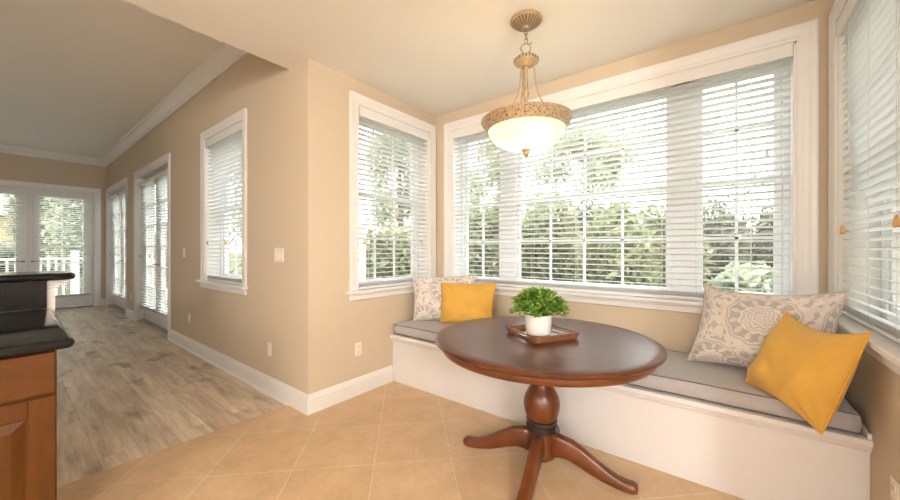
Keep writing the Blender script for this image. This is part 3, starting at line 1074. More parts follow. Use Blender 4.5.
# ------------------------------------------------------------------ pillows
def pillow(name, label, group, mat, pipe, BL, BR, TL, TR, tf, tb, uvw, uvh, seed, pinch=0.055, drop=0.0, uvoff=(0, 0)):
    # drop: how far the middle of the top edge sags
    BL, BR, TL, TR = [Vector(p) for p in (BL, BR, TL, TR)]
    nx = ny = 40
    bm = bm_new()
    uvl = bm.loops.layers.uv.new('uv')
    nrm = ((BR - BL) + (TR - TL)).cross((TL - BL) + (TR - BR)).normalized()   # points to the front

    def base(u, v):
        uu = u * (1 - pinch * (1 - v * v) * (0.6 + 0.4 * abs(u)))
        vv = v * (1 - pinch * (1 - u * u) * (0.6 + 0.4 * abs(v)))
        vv -= drop * (1 - u * u) * max(0.0, v) ** 1.5
        vv += 0.5 * drop * (1 - u * u) * max(0.0, -v) ** 1.5
        s, t = (uu + 1) / 2, (vv + 1) / 2
        return (BL * (1 - s) + BR * s) * (1 - t) + (TL * (1 - s) + TR * s) * t

    def bulge(u, v):
        a = max(0.0, 1 - abs(u) ** 3.0) ** 0.62
        b_ = max(0.0, 1 - abs(v) ** 3.0) ** 0.62
        sag = 1.0 - 0.22 * v
        return a * b_ * sag

    def wr(u, v, k):
        e = (1 - u ** 8) * (1 - v ** 8)
        r1 = noise.noise((u * 1.6 + seed, v * 1.6, k)) * 0.018
        r2 = noise.noise((u * 3.4 + seed, v * 2.8 - seed, k + 5)) * 0.010
        # creases that run in from the corners
        c_ = 0.0
        for (cx_, cy_) in ((-1, -1), (1, -1), (1, 1), (-1, 1)):
            d = math.hypot(u - cx_, v - cy_)
            ang = math.atan2(v - cy_, u - cx_)
            c_ += math.exp(-(d / 0.55) ** 2) * math.sin(ang * 11 + seed) * 0.010 * min(1, d * 4)
        return (r1 + r2 + c_) * e
    F = [[None] * (ny + 1) for _ in range(nx + 1)]
    B_ = [[None] * (ny + 1) for _ in range(nx + 1)]
    for i in range(nx + 1):
        for j in range(ny + 1):
            u = math.sin((2 * i / nx - 1) * PI / 2 * 0.92) / math.sin(PI / 2 * 0.92)
            v = math.sin((2 * j / ny - 1) * PI / 2 * 0.92) / math.sin(PI / 2 * 0.92)
            p = base(u, v)
            g = bulge(u, v)
            if i in (0, nx) or j in (0, ny):
                F[i][j] = B_[i][j] = bm.verts.new(p)
            else:
                F[i][j] = bm.verts.new(p + nrm * (tf * g + wr(u, v, 0)))
                B_[i][j] = bm.verts.new(p - nrm * (tb * g - 0.5 * min(0, wr(u, v, 9))))

    def uvof(i, j):
        return (i / nx * uvw + uvoff[0], j / ny * uvh + uvoff[1])
    for i in range(nx):
        for j in range(ny):
            ids = ((i, j), (i + 1, j), (i + 1, j + 1), (i, j + 1))
            for G in (F, B_):
                f = bm.faces.new([G[a][b_] for a, b_ in ids])
                for lp, (a, b_) in zip(f.loops, ids):
                    lp[uvl].uv = uvof(a, b_)
    rim = [F[i][0].co.copy() for i in range(nx)] + [F[nx][j].co.copy() for j in range(ny)] + [F[i][ny].co.copy() for i in range(nx, 0, -1)] + [F[0][j].co.copy() for j in range(ny, 0, -1)]
    o = obj(name, bm, mat, None, 'all')
    sub = o.modifiers.new('smooth', 'SUBSURF'); sub.levels = 1; sub.render_levels = 1
    tag(o, label, 'pillow', group)
    bm = bm_new()
    add_tube(bm, rim + [rim[0]], 0.0042, 6, False)
    obj('piping', bm, pipe, o, True)
    return o


PG = 'throw pillows on the window bench'
M['cream_pipe'] = simple('cream_piping', (0.50, 0.44, 0.40), 0.85)
pillow('throw_pillow', 'cream lumbar pillow with grey medallions leaning in the left bench corner', PG, M['medallion'], M['cream_pipe'],
       (-2.405, 2.50, 0.560), (-1.94, 2.82, 0.562), (-2.44, 2.520, 0.985), (-1.92, 2.895, 1.012), 0.060, 0.035, 0.60, 0.46, 1.3, 0.05, 0, (0.13, 0.21))
pillow('throw_pillow', 'mustard yellow pillow at the left end of the bench, behind the table', PG, M['mustard'], M['mustard_pipe'],
       (-2.115, 2.565, 0.572), (-1.61, 2.66, 0.567), (-2.155, 2.625, 0.940), (-1.598, 2.725, 0.962), 0.075, 0.035, 0.5, 0.42, 4.7, 0.05)
pillow('throw_pillow', 'large cream lumbar pillow with grey medallions leaning in the right bench corner', PG, M['medallion'], M['cream_pipe'],
       (-0.171, 2.677, 0.562), (0.45, 2.53, 0.565), (-0.084, 2.865, 1.032), (0.462, 2.40, 1.073), 0.072, 0.035, 0.64, 0.50, 2.2, 0.085, 0.09, (-0.06, -0.03))
pillow('throw_pillow', 'mustard yellow pillow tilted at the right end of the bench, corner over the edge', PG, M['mustard'], M['mustard_pipe'],
       (0.100, 2.425, 0.562), (0.343, 2.175, 0.470), (0.268, 2.50, 0.940), (0.452, 2.045, 0.948), 0.085, 0.085, 0.48, 0.48, 7.9, 0.005, 0.22)

# ------------------------------------------------------------------ pedestal table
TX, TY = -0.828, 1.935
table = thing('pedestal_table', 'round dark mahogany table on a turned pedestal with four curved feet', 'table', (TX, TY, 0))
bm = bm_new()
add_lathe(bm, [(0.0, 0.760), (0.56, 0.760), (0.612, 0.760), (0.619, 0.757), (0.624, 0.750), (0.622, 0.742), (0.612, 0.736), (0.606, 0.730), (0.598, 0.726), (0.0, 0.726)], (0, 0, 0), 128)
obj('tabletop', bm, M['mahogany_top'], table, True)
bm = bm_new()
add_lathe(bm, [(0.560, 0.728), (0.590, 0.728), (0.592, 0.718), (0.590, 0.706), (0.586, 0.698), (0.580, 0.690), (0.560, 0.690), (0.560, 0.728)], (0, 0, 0), 128)
obj('apron', bm, M['mahogany'], table, True)
bm = bm_new()
add_box(bm, (-0.30, -0.30, 0.690), (0.30, 0.30, 0.727), 0.004)
obj('top_block', bm, M['mahogany'], table)
bm = bm_new()
add_lathe(bm, [(0.0, 0.70), (0.11, 0.70), (0.11, 0.66), (0.06, 0.63), (0.046, 0.60), (0.044, 0.57), (0.048, 0.545), (0.060, 0.52), (0.066, 0.51), (0.066, 0.50), (0.056, 0.488), (0.062, 0.472), (0.080, 0.445), (0.096, 0.415), (0.103, 0.385), (0.103, 0.36), (0.098, 0.33), (0.090, 0.305), (0.083, 0.29), (0.080, 0.283), (0.0, 0.283)], (0, 0, 0), 48)
obj('pedestal', bm, M['mahogany'], table, True)
bm = bm_new()
add_lathe(bm, [(0.0, 0.286), (0.084, 0.286), (0.088, 0.282), (0.088, 0.266), (0.083, 0.262), (0.088, 0.257), (0.088, 0.222), (0.082, 0.216), (0.0, 0.216)], (0, 0, 0), 48)
bb = obj('collar_band', bm, M['ebony'], table, True)
bb['label'] = 'black turned band'
bm = bm_new()
add_lathe(bm, [(0.0, 0.22), (0.074, 0.22), (0.074, 0.07), (0.066, 0.058), (0.0, 0.058)], (0, 0, 0), 8)
obj('hub', bm, M['mahogany'], table)
LEG = [(0.045, 0.140, 0.140, 0.034), (0.10, 0.148, 0.126, 0.036), (0.16, 0.140, 0.112, 0.036), (0.22, 0.113, 0.098, 0.035), (0.28, 0.082, 0.085, 0.034), (0.34, 0.055, 0.072, 0.034), (0.40, 0.036, 0.058, 0.035), (0.45, 0.028, 0.050, 0.037), (0.475, 0.028, 0.050, 0.036), (0.495, 0.026, 0.036, 0.028)]


def leg_mesh(ang):
    bm = bm_new()
    rings = []
    n = len(LEG)
    for i, (r, z, h, w) in enumerate(LEG):
        a = LEG[max(i - 1, 0)]; b_ = LEG[min(i + 1, n - 1)]
        d = Vector((b_[0] - a[0], 0, b_[1] - a[1])).normalized()
        up = Vector((-d.z, 0, d.x))
        ring = []
        for k in range(16):
            t = 2 * PI * k / 16
            ct, st = math.cos(t), math.sin(t)
            ex = math.copysign(abs(ct) ** 0.55, ct); ey = math.copysign(abs(st) ** 0.55, st)
            p = Vector((r, 0, z)) + up * (h / 2 * ey) + Vector((0, w * ex * (0.86 if ey > 0.5 else 1.0), 0))
            p.z = max(p.z, 0.001)
            ring.append(bm.verts.new(p))
        rings.append(ring)
    for i in range(n - 1):
        for k in range(16):
            bm.faces.new((rings[i][k], rings[i][(k + 1) % 16], rings[i + 1][(k + 1) % 16], rings[i + 1][k]))
    bm.faces.new(rings[0]); bm.faces.new(rings[-1])
    bmesh.ops.rotate(bm, verts=bm.verts, cent=(0, 0, 0), matrix=Matrix.Rotation(ang, 3, 'Z'))
    return bm


for k in range(4):
    lo = obj('leg', leg_mesh(R(10 + 90 * k)), M['mahogany'], table, 'all')

# ------------------------------------------------------------------ tray and potted plant
TRX, TRY, TRZ, TRA = -0.8375, 1.952, 0.7605, R(-28.8)
tray = thing('wooden_tray', 'small square brown wooden tray on the round table', 'tray', (TRX, TRY, TRZ), TRA)
bm = bm_new()
TW, TD = 0.1525, 0.152
add_box(bm, (-TW + 0.02, -TD + 0.02, 0.004), (TW - 0.02, TD - 0.02, 0.012))
obj('tray_base', bm, M['traybase'], tray)
TH_ = 0.036


def tray_side(pts_in, pts_out, handle):
    """flared board between two corners; handle cuts a lens-shaped hand hold below the top rail"""
    bm = bm_new()
    n = 28
    (a, b_), (c_, d_) = pts_in, pts_out

    def strip(f0, f1, i0=0, i1=n):
        rows = []
        for i in range(i0, i1 + 1):
            t = i / n
            low = Vector(a).lerp(Vector(b_), t); top = Vector(c_).lerp(Vector(d_), t)
            ax = top - low; ax.z = 0
            thick = ax.normalized() * -0.010
            low.z = 0.0; top.z = TH_
            p, q = low.lerp(top, f0(t)), low.lerp(top, f1(t))
            rows.append([bm.verts.new(p), bm.verts.new(q), bm.verts.new(q + thick), bm.verts.new(p + thick)])
        for i in range(len(rows) - 1):
            for k in range(4):
                bm.faces.new((rows[i][k], rows[i][(k + 1) % 4], rows[i + 1][(k + 1) % 4], rows[i + 1][k]))
        bm.faces.new(rows[0]); bm.faces.new(rows[-1][::-1])
    if not handle:
        strip(lambda t: 0.0, lambda t: 1.0)
    else:
        def cut(t):
            q = (t - 0.5) / 0.30
            return 0.70 - (0.55 * math.sqrt(1 - q * q) if abs(q) < 1 else 0.0)
        strip(lambda t: 0.0, cut)
        strip(lambda t: 0.70, lambda t: 1.0)
    return bm


fl = 0.013
ci = [(-TW + fl, -TD + fl, 0), (TW - fl, -TD + fl, 0), (TW - fl, TD - fl, 0), (-TW + fl, TD - fl, 0)]
co = [(-TW, -TD, 0), (TW, -TD, 0), (TW, TD, 0), (-TW, TD, 0)]
for k in range(4):
    j = (k + 1) % 4
    obj('tray_side', tray_side((ci[k], ci[j]), (co[k], co[j]), k in (0, 2)), M['traywood'], tray)

plant = thing('potted_plant', 'bushy green plant in a white pot standing on the wooden tray', 'plant', (-0.845, 1.925, TRZ + 0.0125))
bm = bm_new()
add_lathe(bm, [(0.0, 0.0), (0.060, 0.0), (0.067, 0.004), (0.070, 0.012), (0.0745, 0.06), (0.0765, 0.112), (0.0755, 0.116), (0.0725, 0.116), (0.0715, 0.108), (0.068, 0.03), (0.0, 0.03)], (0, 0, 0), 48)
obj('pot', bm, M['pot'], plant, True)
bm = bm_new()
add_lathe(bm, [(0.0, 0.098), (0.04, 0.100), (0.0705, 0.096)], (0, 0, 0), 32)
obj('soil', bm, M['soil'], plant, True)
rnd = random.Random(5)
bmS, bmL = bm_new(), bm_new()


def add_leaf(bm, p, d, nrm, ln, wd):
    d = d.normalized()
    s = d.cross(nrm)
    if s.length < 1e-4:
        s = d.cross(Vector((1, 0, 0)))
    s.normalize()
    n_ = s.cross(d).normalized()
    pts = [p, p + d * ln * 0.35 + s * wd * 0.5 - n_ * wd * 0.10, p + d * ln * 0.35 - s * wd * 0.5 - n_ * wd * 0.10, p + d * ln * 0.75 + s * wd * 0.38 - n_ * wd * 0.25, p + d * ln * 0.75 - s * wd * 0.38 - n_ * wd * 0.25, p + d * ln - n_ * wd * 0.4, p + d * ln * 0.5 + n_ * wd * 0.04]
    v = [bm.verts.new(q) for q in pts]
    for f in ((0, 1, 6), (0, 6, 2), (1, 3, 6), (6, 4, 2), (3, 5, 6), (5, 4, 6)):
        bm.faces.new([v[i] for i in f])


for k in range(150):
    th = rnd.uniform(0, 2 * PI)
    el = rnd.uniform(-0.12, 1.45)
    ln = rnd.uniform(0.85, 1.0)
    tip = Vector((math.cos(th) * math.cos(el) * 0.165 * ln, math.sin(th) * math.cos(el) * 0.165 * ln, 0.135 + math.sin(el) * 0.130 * ln))
    root = Vector((math.cos(th) * 0.03 * rnd.random(), math.sin(th) * 0.03 * rnd.random(), 0.10))
    mid = (root + tip) / 2 + Vector((0, 0, 0.035))
    pts = [root * (1 - t) ** 2 + mid * 2 * t * (1 - t) + tip * t * t for t in (0, 0.25, 0.5, 0.75, 1)]
    add_tube(bmS, pts, [0.0014, 0.0013, 0.0012, 0.001, 0.0007], 5, False)
    for t in (0.5, 0.62, 0.74, 0.84, 0.92, 0.97, 1.0):
        for s in (0, 1):
            p = root * (1 - t) ** 2 + mid * 2 * t * (1 - t) + tip * t * t
            dr = Vector((rnd.uniform(-1, 1), rnd.uniform(-1, 1), rnd.uniform(-0.5, 0.8))) + (tip - root).normalized() * 0.7
            add_leaf(bmL, p, dr, Vector((rnd.uniform(-0.4, 0.4), rnd.uniform(-0.4, 0.4), 1)), rnd.uniform(0.018, 0.030), rnd.uniform(0.012, 0.020))
obj('stems', bmS, M['stem'], plant)
obj('foliage', bmL, M['herb'], plant)

# ------------------------------------------------------------------ pendant lamp
PX_, PY_ = -0.987, 2.061
lamp = thing('pendant_lamp', 'antique gold pendant lamp with a glowing alabaster bowl above the table', 'pendant lamp', (PX_, PY_, HK))
base_z = -HK
fl16 = lambda i, k: 0.035 * (1 if (i % 4) < 2 else -1)
bm = bm_new()
add_lathe(bm, [(0.0, 0.0), (0.100, 0.0), (0.102, -0.008), (0.096, -0.016), (0.090, -0.020)], (0, 0, 0), 96)
add_lathe(bm, [(0.034, -0.043), (0.020, -0.047), (0.016, -0.058), (0.0, -0.060)], (0, 0, 0), 96)
canopy = obj('ceiling_canopy', bm, M['gold'], lamp, True)
bm = bm_new()
uvl = bm.loops.layers.uv.new('uv')
add_lathe(bm, [(0.090, -0.020), (0.078, -0.030), (0.050, -0.040), (0.034, -0.043)], (0, 0, 0), 96, uvl=uvl)
obj('fluted_ring', bm, M['gold_flute'], canopy, True)
zc = -0.060
frames = [((1, 0, 0), (0, 0, 1), (0, 1, 0)), ((0, 1, 0), (0, 0, 1), (1, 0, 0))]
for k in range(3):
    bm = bm_new()
    add_torus(bm, (0, 0, zc - 0.019 - k * 0.028), 0.019, 0.0032, frames[k % 2], 20, 8, 0.6)
    obj('chain_link', bm, M['gold'], lamp, True)
bm = bm_new()   # open scroll loop
zl = zc - 0.019 - 2 * 0.028 - 0.014
add_tube(bm, [(0.000, 0, zl - 0.075), (-0.022, -0.014, zl - 0.055), (-0.030, -0.019, zl - 0.030), (-0.020, -0.013, zl - 0.012), (0.002, 0, zl - 0.003), (0.022, 0.014, zl - 0.008), (0.030, 0.02, zl + 0.006)], 0.0045, 8)
add_tube(bm, [(0.000, 0, zl - 0.075), (0.020, 0.014, zl - 0.050), (0.024, 0.016, zl - 0.028), (0.016, 0.010, zl - 0.008)], 0.0045, 8)
obj('scroll_hook', bm, M['gold'], lamp, True)
zt = zl - 0.075
bm = bm_new()
add_lathe(bm, [(0.0, zt + 0.004), (0.018, zt), (0.030, zt - 0.010), (0.045, zt - 0.014)], (0, 0, 0), 96)
add_lathe(bm, [(0.078, zt - 0.050), (0.062, zt - 0.060), (0.040, zt - 0.068), (0.028, zt - 0.080), (0.0, zt - 0.082)], (0, 0, 0), 96)
hubcap = obj('hub_cap', bm, M['gold'], lamp, True)
bm = bm_new()
uvl = bm.loops.layers.uv.new('uv')
add_lathe(bm, [(0.045, zt - 0.014), (0.066, zt - 0.022), (0.080, zt - 0.036), (0.080, zt - 0.044), (0.078, zt - 0.050)], (0, 0, 0), 96, uvl=uvl)
obj('fluted_ring', bm, M['gold_flute'], hubcap, True)
ZR = 2.09 - HK          # rim height
bm = bm_new()
add_lathe(bm, [(0.0125, zt - 0.07), (0.0125, -0.46), (0.020, -0.465), (0.020, -0.490), (0.012, -0.50), (0.014, -0.53), (0.022, -0.56), (0.0, -0.60)], (0, 0, 0), 24)
obj('center_stem', bm, M['gold'], lamp, True)
for k in range(3):
    t = R(20 + 120 * k)
    c_, s_ = math.cos(t), math.sin(t)
    prof = [(0.050, zt - 0.055), (0.054, zt - 0.13), (0.066, zt - 0.22), (0.094, zt - 0.30), (0.145, zt - 0.365), (0.215, ZR + 0.012), (0.262, ZR - 0.004)]
    bm = bm_new()
    # smooth the path
    pts = []
    for i in range(len(prof) - 1):
        for q in range(4):
            u = q / 4
            p0 = prof[max(i - 1, 0)]; p1 = prof[i]; p2 = prof[i + 1]; p3 = prof[min(i + 2, len(prof) - 1)]
            f = lambda a, b_, cc, d_: 0.5 * ((2 * b_) + (-a + cc) * u + (2 * a - 5 * b_ + 4 * cc - d_) * u * u + (-a + 3 * b_ - 3 * cc + d_) * u ** 3)
            pts.append((f(p0[0], p1[0], p2[0], p3[0]), f(p0[1], p1[1], p2[1], p3[1])))
    pts.append(prof[-1])
    add_tube(bm, [(r * c_, r * s_, z) for r, z in pts], 0.0042, 8)
    obj('support_rod', bm, M['gold'], lamp, True)
bm = bm_new()
uvl = bm.loops.layers.uv.new('uv')
add_lathe(bm, [(0.276, ZR + 0.004), (0.284, ZR + 0.006), (0.288, ZR), (0.284, ZR - 0.008), (0.277, ZR - 0.018), (0.268, ZR - 0.032), (0.258, ZR - 0.046), (0.250, ZR - 0.056), (0.248, ZR - 0.062), (0.240, ZR - 0.062), (0.262, ZR - 0.030), (0.276, ZR + 0.004)], (0, 0, 0), 110, uvl=uvl)
obj('rim_band', bm, M['gold_relief'], lamp, True)
bm = bm_new()
bowl = [(0.244, ZR - 0.050), (0.240, ZR - 0.066), (0.230, ZR - 0.090), (0.212, ZR - 0.115), (0.186, ZR - 0.138), (0.150, ZR - 0.157), (0.105, ZR - 0.171), (0.060, ZR - 0.179), (0.018, ZR - 0.182), (0.0, ZR - 0.182)]
add_lathe(bm, bowl, (0, 0, 0), 72)
o = obj('glass_bowl', bm, M['alabaster'], lamp, 'all')
o['label'] = 'glowing alabaster glass bowl'
bm = bm_new()
zf = ZR - 0.180
add_lathe(bm, [(0.0, zf + 0.004), (0.030, zf), (0.031, zf - 0.006), (0.024, zf - 0.014), (0.020, zf - 0.022), (0.021, zf - 0.030), (0.016, zf - 0.040), (0.006, zf - 0.046), (0.0, zf - 0.047)], (0, 0, 0), 32)
obj('finial', bm, M['gold'], lamp, True)
for k in range(3):
    t = R(80 + 120 * k)
    bm = bm_new()
    bx, by, bz = 0.085 * math.cos(t), 0.085 * math.sin(t), ZR - 0.060
    add_lathe(bm, [(0.0, 0.045), (0.012, 0.042), (0.013, 0.02), (0.022, 0.0), (0.026, -0.02), (0.020, -0.038), (0.0, -0.046)], (bx, by, bz), 16)
    add_tube(bm, [(0, 0, ZR - 0.0), (bx, by, bz + 0.044)], 0.006, 8)
    bo = obj('bulb', bm, M['bulb'], lamp, True)
    ld = bpy.data.lights.new('bulb_light', 'POINT')
    ld.energy = 2.3
    ld.color = (1.0, 0.82, 0.56)
    ld.shadow_soft_size = 0.035
    lo = bpy.data.objects.new('bulb_light', ld)
    COL.objects.link(lo)
    lo.location = (PX_ + bx * 1.0, PY_ + by * 1.0, HK + bz - 0.085)

# ------------------------------------------------------------------ kitchen peninsula
CF = -2.08        # cabinet front
CE = 0.131        # cabinet end
def base_cabinet(y0, y1, label):
    root = thing('base_cabinet', label, 'cabinet', (CF - 0.3, (y0 + y1) / 2, 0))
    bm = bm_new()
    add_box(bm, (CF - 0.60, y0, 0.10), (CF - 0.020, y1, 0.874))
    add_box(bm, (CF - 0.60, y0, 0.0), (CF - 0.08, y1, 0.10))
    obj('cabinet_box', bm, M['maple'], root, world=True)
    # drawer front
    bm = bm_new()
    add_box(bm, (CF - 0.019, y0 + 0.004, 0.703), (CF, y1 - 0.004, 0.864), 0.004, 2)
    dr = obj('drawer', bm, M['maple_h'], root, world=True)
    bm = bm_new()
    add_lathe(bm, [(0.0, 0.0), (0.008, 0.0), (0.006, 0.010), (0.014, 0.020), (0.013, 0.026), (0.0, 0.029)], (0, 0, 0), 16)
    bmesh.ops.rotate(bm, verts=bm.verts, cent=(0, 0, 0), matrix=Matrix.Rotation(R(90), 3, 'Y'))
    bmesh.ops.translate(bm, verts=bm.verts, vec=(CF, (y0 + y1) / 2, 0.784))
    obj('knob', bm, M['brass'], dr, True, world=True)
    # raised panel door
    bm = bm_new()
    a, b_, z0, z1 = y0 + 0.004, y1 - 0.004, 0.115, 0.692
    st = 0.070
    for (p, q, r_, s) in ((a, a + st, z0, z1), (b_ - st, b_, z0, z1), (a + st, b_ - st, z0, z0 + st), (a + st, b_ - st, z1 - st, z1)):
        add_box(bm, (CF - 0.019, p, r_), (CF, q, s), 0.0025)
    # bevelled centre panel
    pa, pb, p0, p1 = a + st, b_ - st, z0 + st, z1 - st
    ring = lambda m_, x: [bm.verts.new((x, pa + m_, p0 + m_)), bm.verts.new((x, pb - m_, p0 + m_)), bm.verts.new((x, pb - m_, p1 - m_)), bm.verts.new((x, pa + m_, p1 - m_))]
    rs = [ring(-0.002, CF - 0.012), ring(0.006, CF - 0.012), ring(0.040, CF - 0.002), ring(0.044, CF - 0.002)]
    for i in range(3):
        for k in range(4):
            bm.faces.new((rs[i][k], rs[i][(k + 1) % 4], rs[i + 1][(k + 1) % 4], rs[i + 1][k]))
    bm.faces.new(rs[3])
    obj('door', bm, M['maple'], root, world=True)
    return root


base_cabinet(CE - 0.46, CE, 'orange brown maple base cabinet at the peninsula end, left edge')
bm = bm_new()
add_box(bm, (CF - 1.10, CE + 0.0, 0.0), (CF - 0.03, CE + 0.018, 0.105), 0.004)
o = obj('peninsula_base_trim', bm, M['trim'])
tag(o, 'white base strip on the floor along the peninsula end', 'trim', None, 'structure')


def slab(bm, outline, z0, z1):
    """stone slab with a full bullnose edge"""
    n = 10
    h = (z1 - z0) / 2
    zc_ = (z0 + z1) / 2
    cxm = sum(p[0] for p in outline) / len(outline); cym = sum(p[1] for p in outline) / len(outline)
    m_ = len(outline)
    norms = []
    for i in range(m_):
        p0, p1, p2 = Vector(outline[i - 1]), Vector(outline[i]), Vector(outline[(i + 1) % m_])
        e1 = (p1 - p0).normalized(); e2 = (p2 - p1).normalized()
        n1 = Vector((e1.y, -e1.x)); n2 = Vector((e2.y, -e2.x))
        nn = (n1 + n2).normalized()
        norms.append(nn / max(0.3, nn.dot(n1)))
    rings = []
    for k in range(n + 1):
        t = -PI / 2 + PI * k / n
        off = h * (math.cos(t) - 1) * 0.9
        z = zc_ + h * math.sin(t)
        rings.append([bm.verts.new((p[0] + nn.x * off, p[1] + nn.y * off, z)) for p, nn in zip(outline, norms)])
    for k in range(n):
        for i in range(m_):
            j = (i + 1) % m_
            bm.faces.new((rings[k][i], rings[k][j], rings[k + 1][j], rings[k + 1][i]))
    bm.faces.new(rings[0][::-1]); bm.faces.new(rings[-1])


def rounded(x0, x1, y0, y1, r, which):
    """counter-clockwise outline with the listed corners rounded"""
    out = []
    for (cx_, cy_, a0, key) in ((x0, y0, 180, 'sw'), (x1, y0, 270, 'se'), (x1, y1, 0, 'ne'), (x0, y1, 90, 'nw')):
        if key in which:
            ox = cx_ + (r if cx_ == x0 else -r); oy = cy_ + (r if cy_ == y0 else -r)
            for k in range(7):
                t = R(a0 + 90 * k / 6)
                out.append((ox + r * math.cos(t), oy + r * math.sin(t)))
        else:
            out.append((cx_, cy_))
    return out


RX = -3.20
bm = bm_new()
slab(bm, rounded(RX, -2.035, -0.9, 0.178, 0.03, ('ne',)), 0.875, 0.915)
tag(obj('countertop', bm, M['granite'], None, True), 'lower polished black granite countertop on the maple cabinet', 'countertop')
bm = bm_new()
add_box(bm, (RX - 0.020, -0.9, 0.9155), (RX, 0.160, 1.078))
tag(obj('granite_backsplash', bm, M['granite']), 'upright black granite backsplash between the two counter levels', 'backsplash')
bm = bm_new()
slab(bm, rounded(RX - 0.44, RX + 0.032, -0.9, 0.285, 0.10, ('ne', 'nw')), 1.080, 1.120)
tag(obj('bar_top', bm, M['granite'], None, True), 'raised black granite bar top with rounded end at the left edge', 'bar top')
bm = bm_new()
add_box(bm, (RX - 0.17, -0.9, 0.0), (RX - 0.021, 0.195, 1.03))
add_box(bm, (RX - 0.185, -0.9, 1.03), (RX - 0.021, 0.215, 1.046), 0.004)
CAPM = [(0.0, 0.0), (0.012, 0.008), (0.030, 0.020), (0.036, 0.033)]
add_box(bm, (RX - 0.195, -0.9, 1.046), (RX - 0.021, 0.232, 1.062), 0.005)
add_box(bm, (RX - 0.205, -0.9, 1.062), (RX - 0.021, 0.250, 1.0795), 0.003)
struct('wall_half', bm, M['trim'], 'white half wall with moulded cap carrying the raised bar top')

# ------------------------------------------------------------------ outdoors
bm = bm_new()
add_box(bm, (-160, -150, -0.6), (120, 160, -0.35))
struct('ground', bm, M['lawn'], 'green lawn outside the windows')
bm = bm_new()
add_box(bm, (-13.6, -5, -0.35), (XF - TH, 4.2, -0.06))
struct('balcony_floor', bm, M['deck'], 'pale balcony floor outside the far doors')

rail = thing('balcony_railing', 'white balcony railing with thick post outside the far french doors', 'railing', (-13.0, 0, -0.06))
bm = bm_new()
add_box(bm, (-13.03, -4.5, 1.00), (-12.97, 1.05, 1.06), 0.006); add_box(bm, (-13.03, 1.19, 1.00), (-12.97, 4.0, 1.06), 0.006)
add_box(bm, (-13.02, -4.5, 0.06), (-12.98, 4.0, 0.11))
obj('top_rail', bm, M['trim'], rail, world=True)
y = -2.2
while y < 2.6:
    if not (1.02 < y < 1.24):
        bm = bm_new()
        add_box(bm, (-13.015, y - 0.020, 0.08), (-12.985, y + 0.020, 1.02))
        obj('baluster', bm, M['trim'], rail, world=True)
    y += 0.125
bm = bm_new()
add_box(bm, (-13.07, 1.05, -0.06), (-12.93, 1.19, 1.20), 0.006)
add_box(bm, (-13.085, 1.035, 1.20), (-12.915, 1.205, 1.225), 0.006)
obj('post', bm, M['trim'], rail, world=True)

# neighbour's house beyond the balcony
house = thing('neighbour_house', 'tan house among the trees beyond the balcony', 'house', (-26, -1.5, -0.35))
bm = bm_new(); add_box(bm, (-30, -8.0, -0.35), (-24.6, 0.55, 2.85)); obj('wall', bm, M['siding'], house, world=True)
bm = bm_new(); add_prism(bm, [(-24.0, 2.85), (-30.6, 2.85), (-27.3, 4.0)], 0, -8.4, 0.95, lambda p, t: (p[0], t, p[1])); obj('roof', bm, M['roof'], house, world=True)
bm = bm_new(); add_box(bm, (-24.05, -8.4, 2.70), (-23.95, 0.95, 2.98)); obj('fascia', bm, M['trim'], house, world=True)
for yy in (-4.4, -2.3, -0.9):
    bm = bm_new(); frame_rect(bm, yy - 0.02, yy + 0.82, 0.7, 2.1, 0, 0.06, 0.07)
    for v in bm.verts:
        x_, y_, z_ = v.co; v.co = (-24.6 + y_, x_, z_)
    wf = obj('window', bm, M['trim'], house, world=True)
    bm = bm_new(); add_box(bm, (-24.6, yy + 0.04, 0.76), (-24.57, yy + 0.76, 2.04)); obj('pane', bm, M['darkglass'], wf, world=True)

# white wall added outside so the gaps in the right blind look bright
bm = bm_new(); add_box(bm, (1.10, 7.0, -0.36), (7.0, 7.3, 3.2))
struct('wall_bright_backdrop', bm, M['stucco'], 'white stucco wall added as a bright backdrop outside the right nook window')

# white porch column seen through the left window
col = thing('porch_column', 'white square porch column outside the left nook window', 'column', (-4.6, 3.52, -0.35))
bm = bm_new(); add_box(bm, (-4.68, 3.44, -0.10), (-4.52, 3.60, 1.62), 0.008); obj('shaft', bm, M['trim'], col, world=True)
bm = bm_new(); add_box(bm, (-4.70, 3.42, -0.35), (-4.50, 3.62, -0.10), 0.008); obj('plinth', bm, M['trim'], col, world=True)
bm = bm_new(); add_box(bm, (-4.71, 3.41, 1.62), (-4.49, 3.63, 1.68), 0.008); obj('cap', bm, M['trim'], col, world=True)


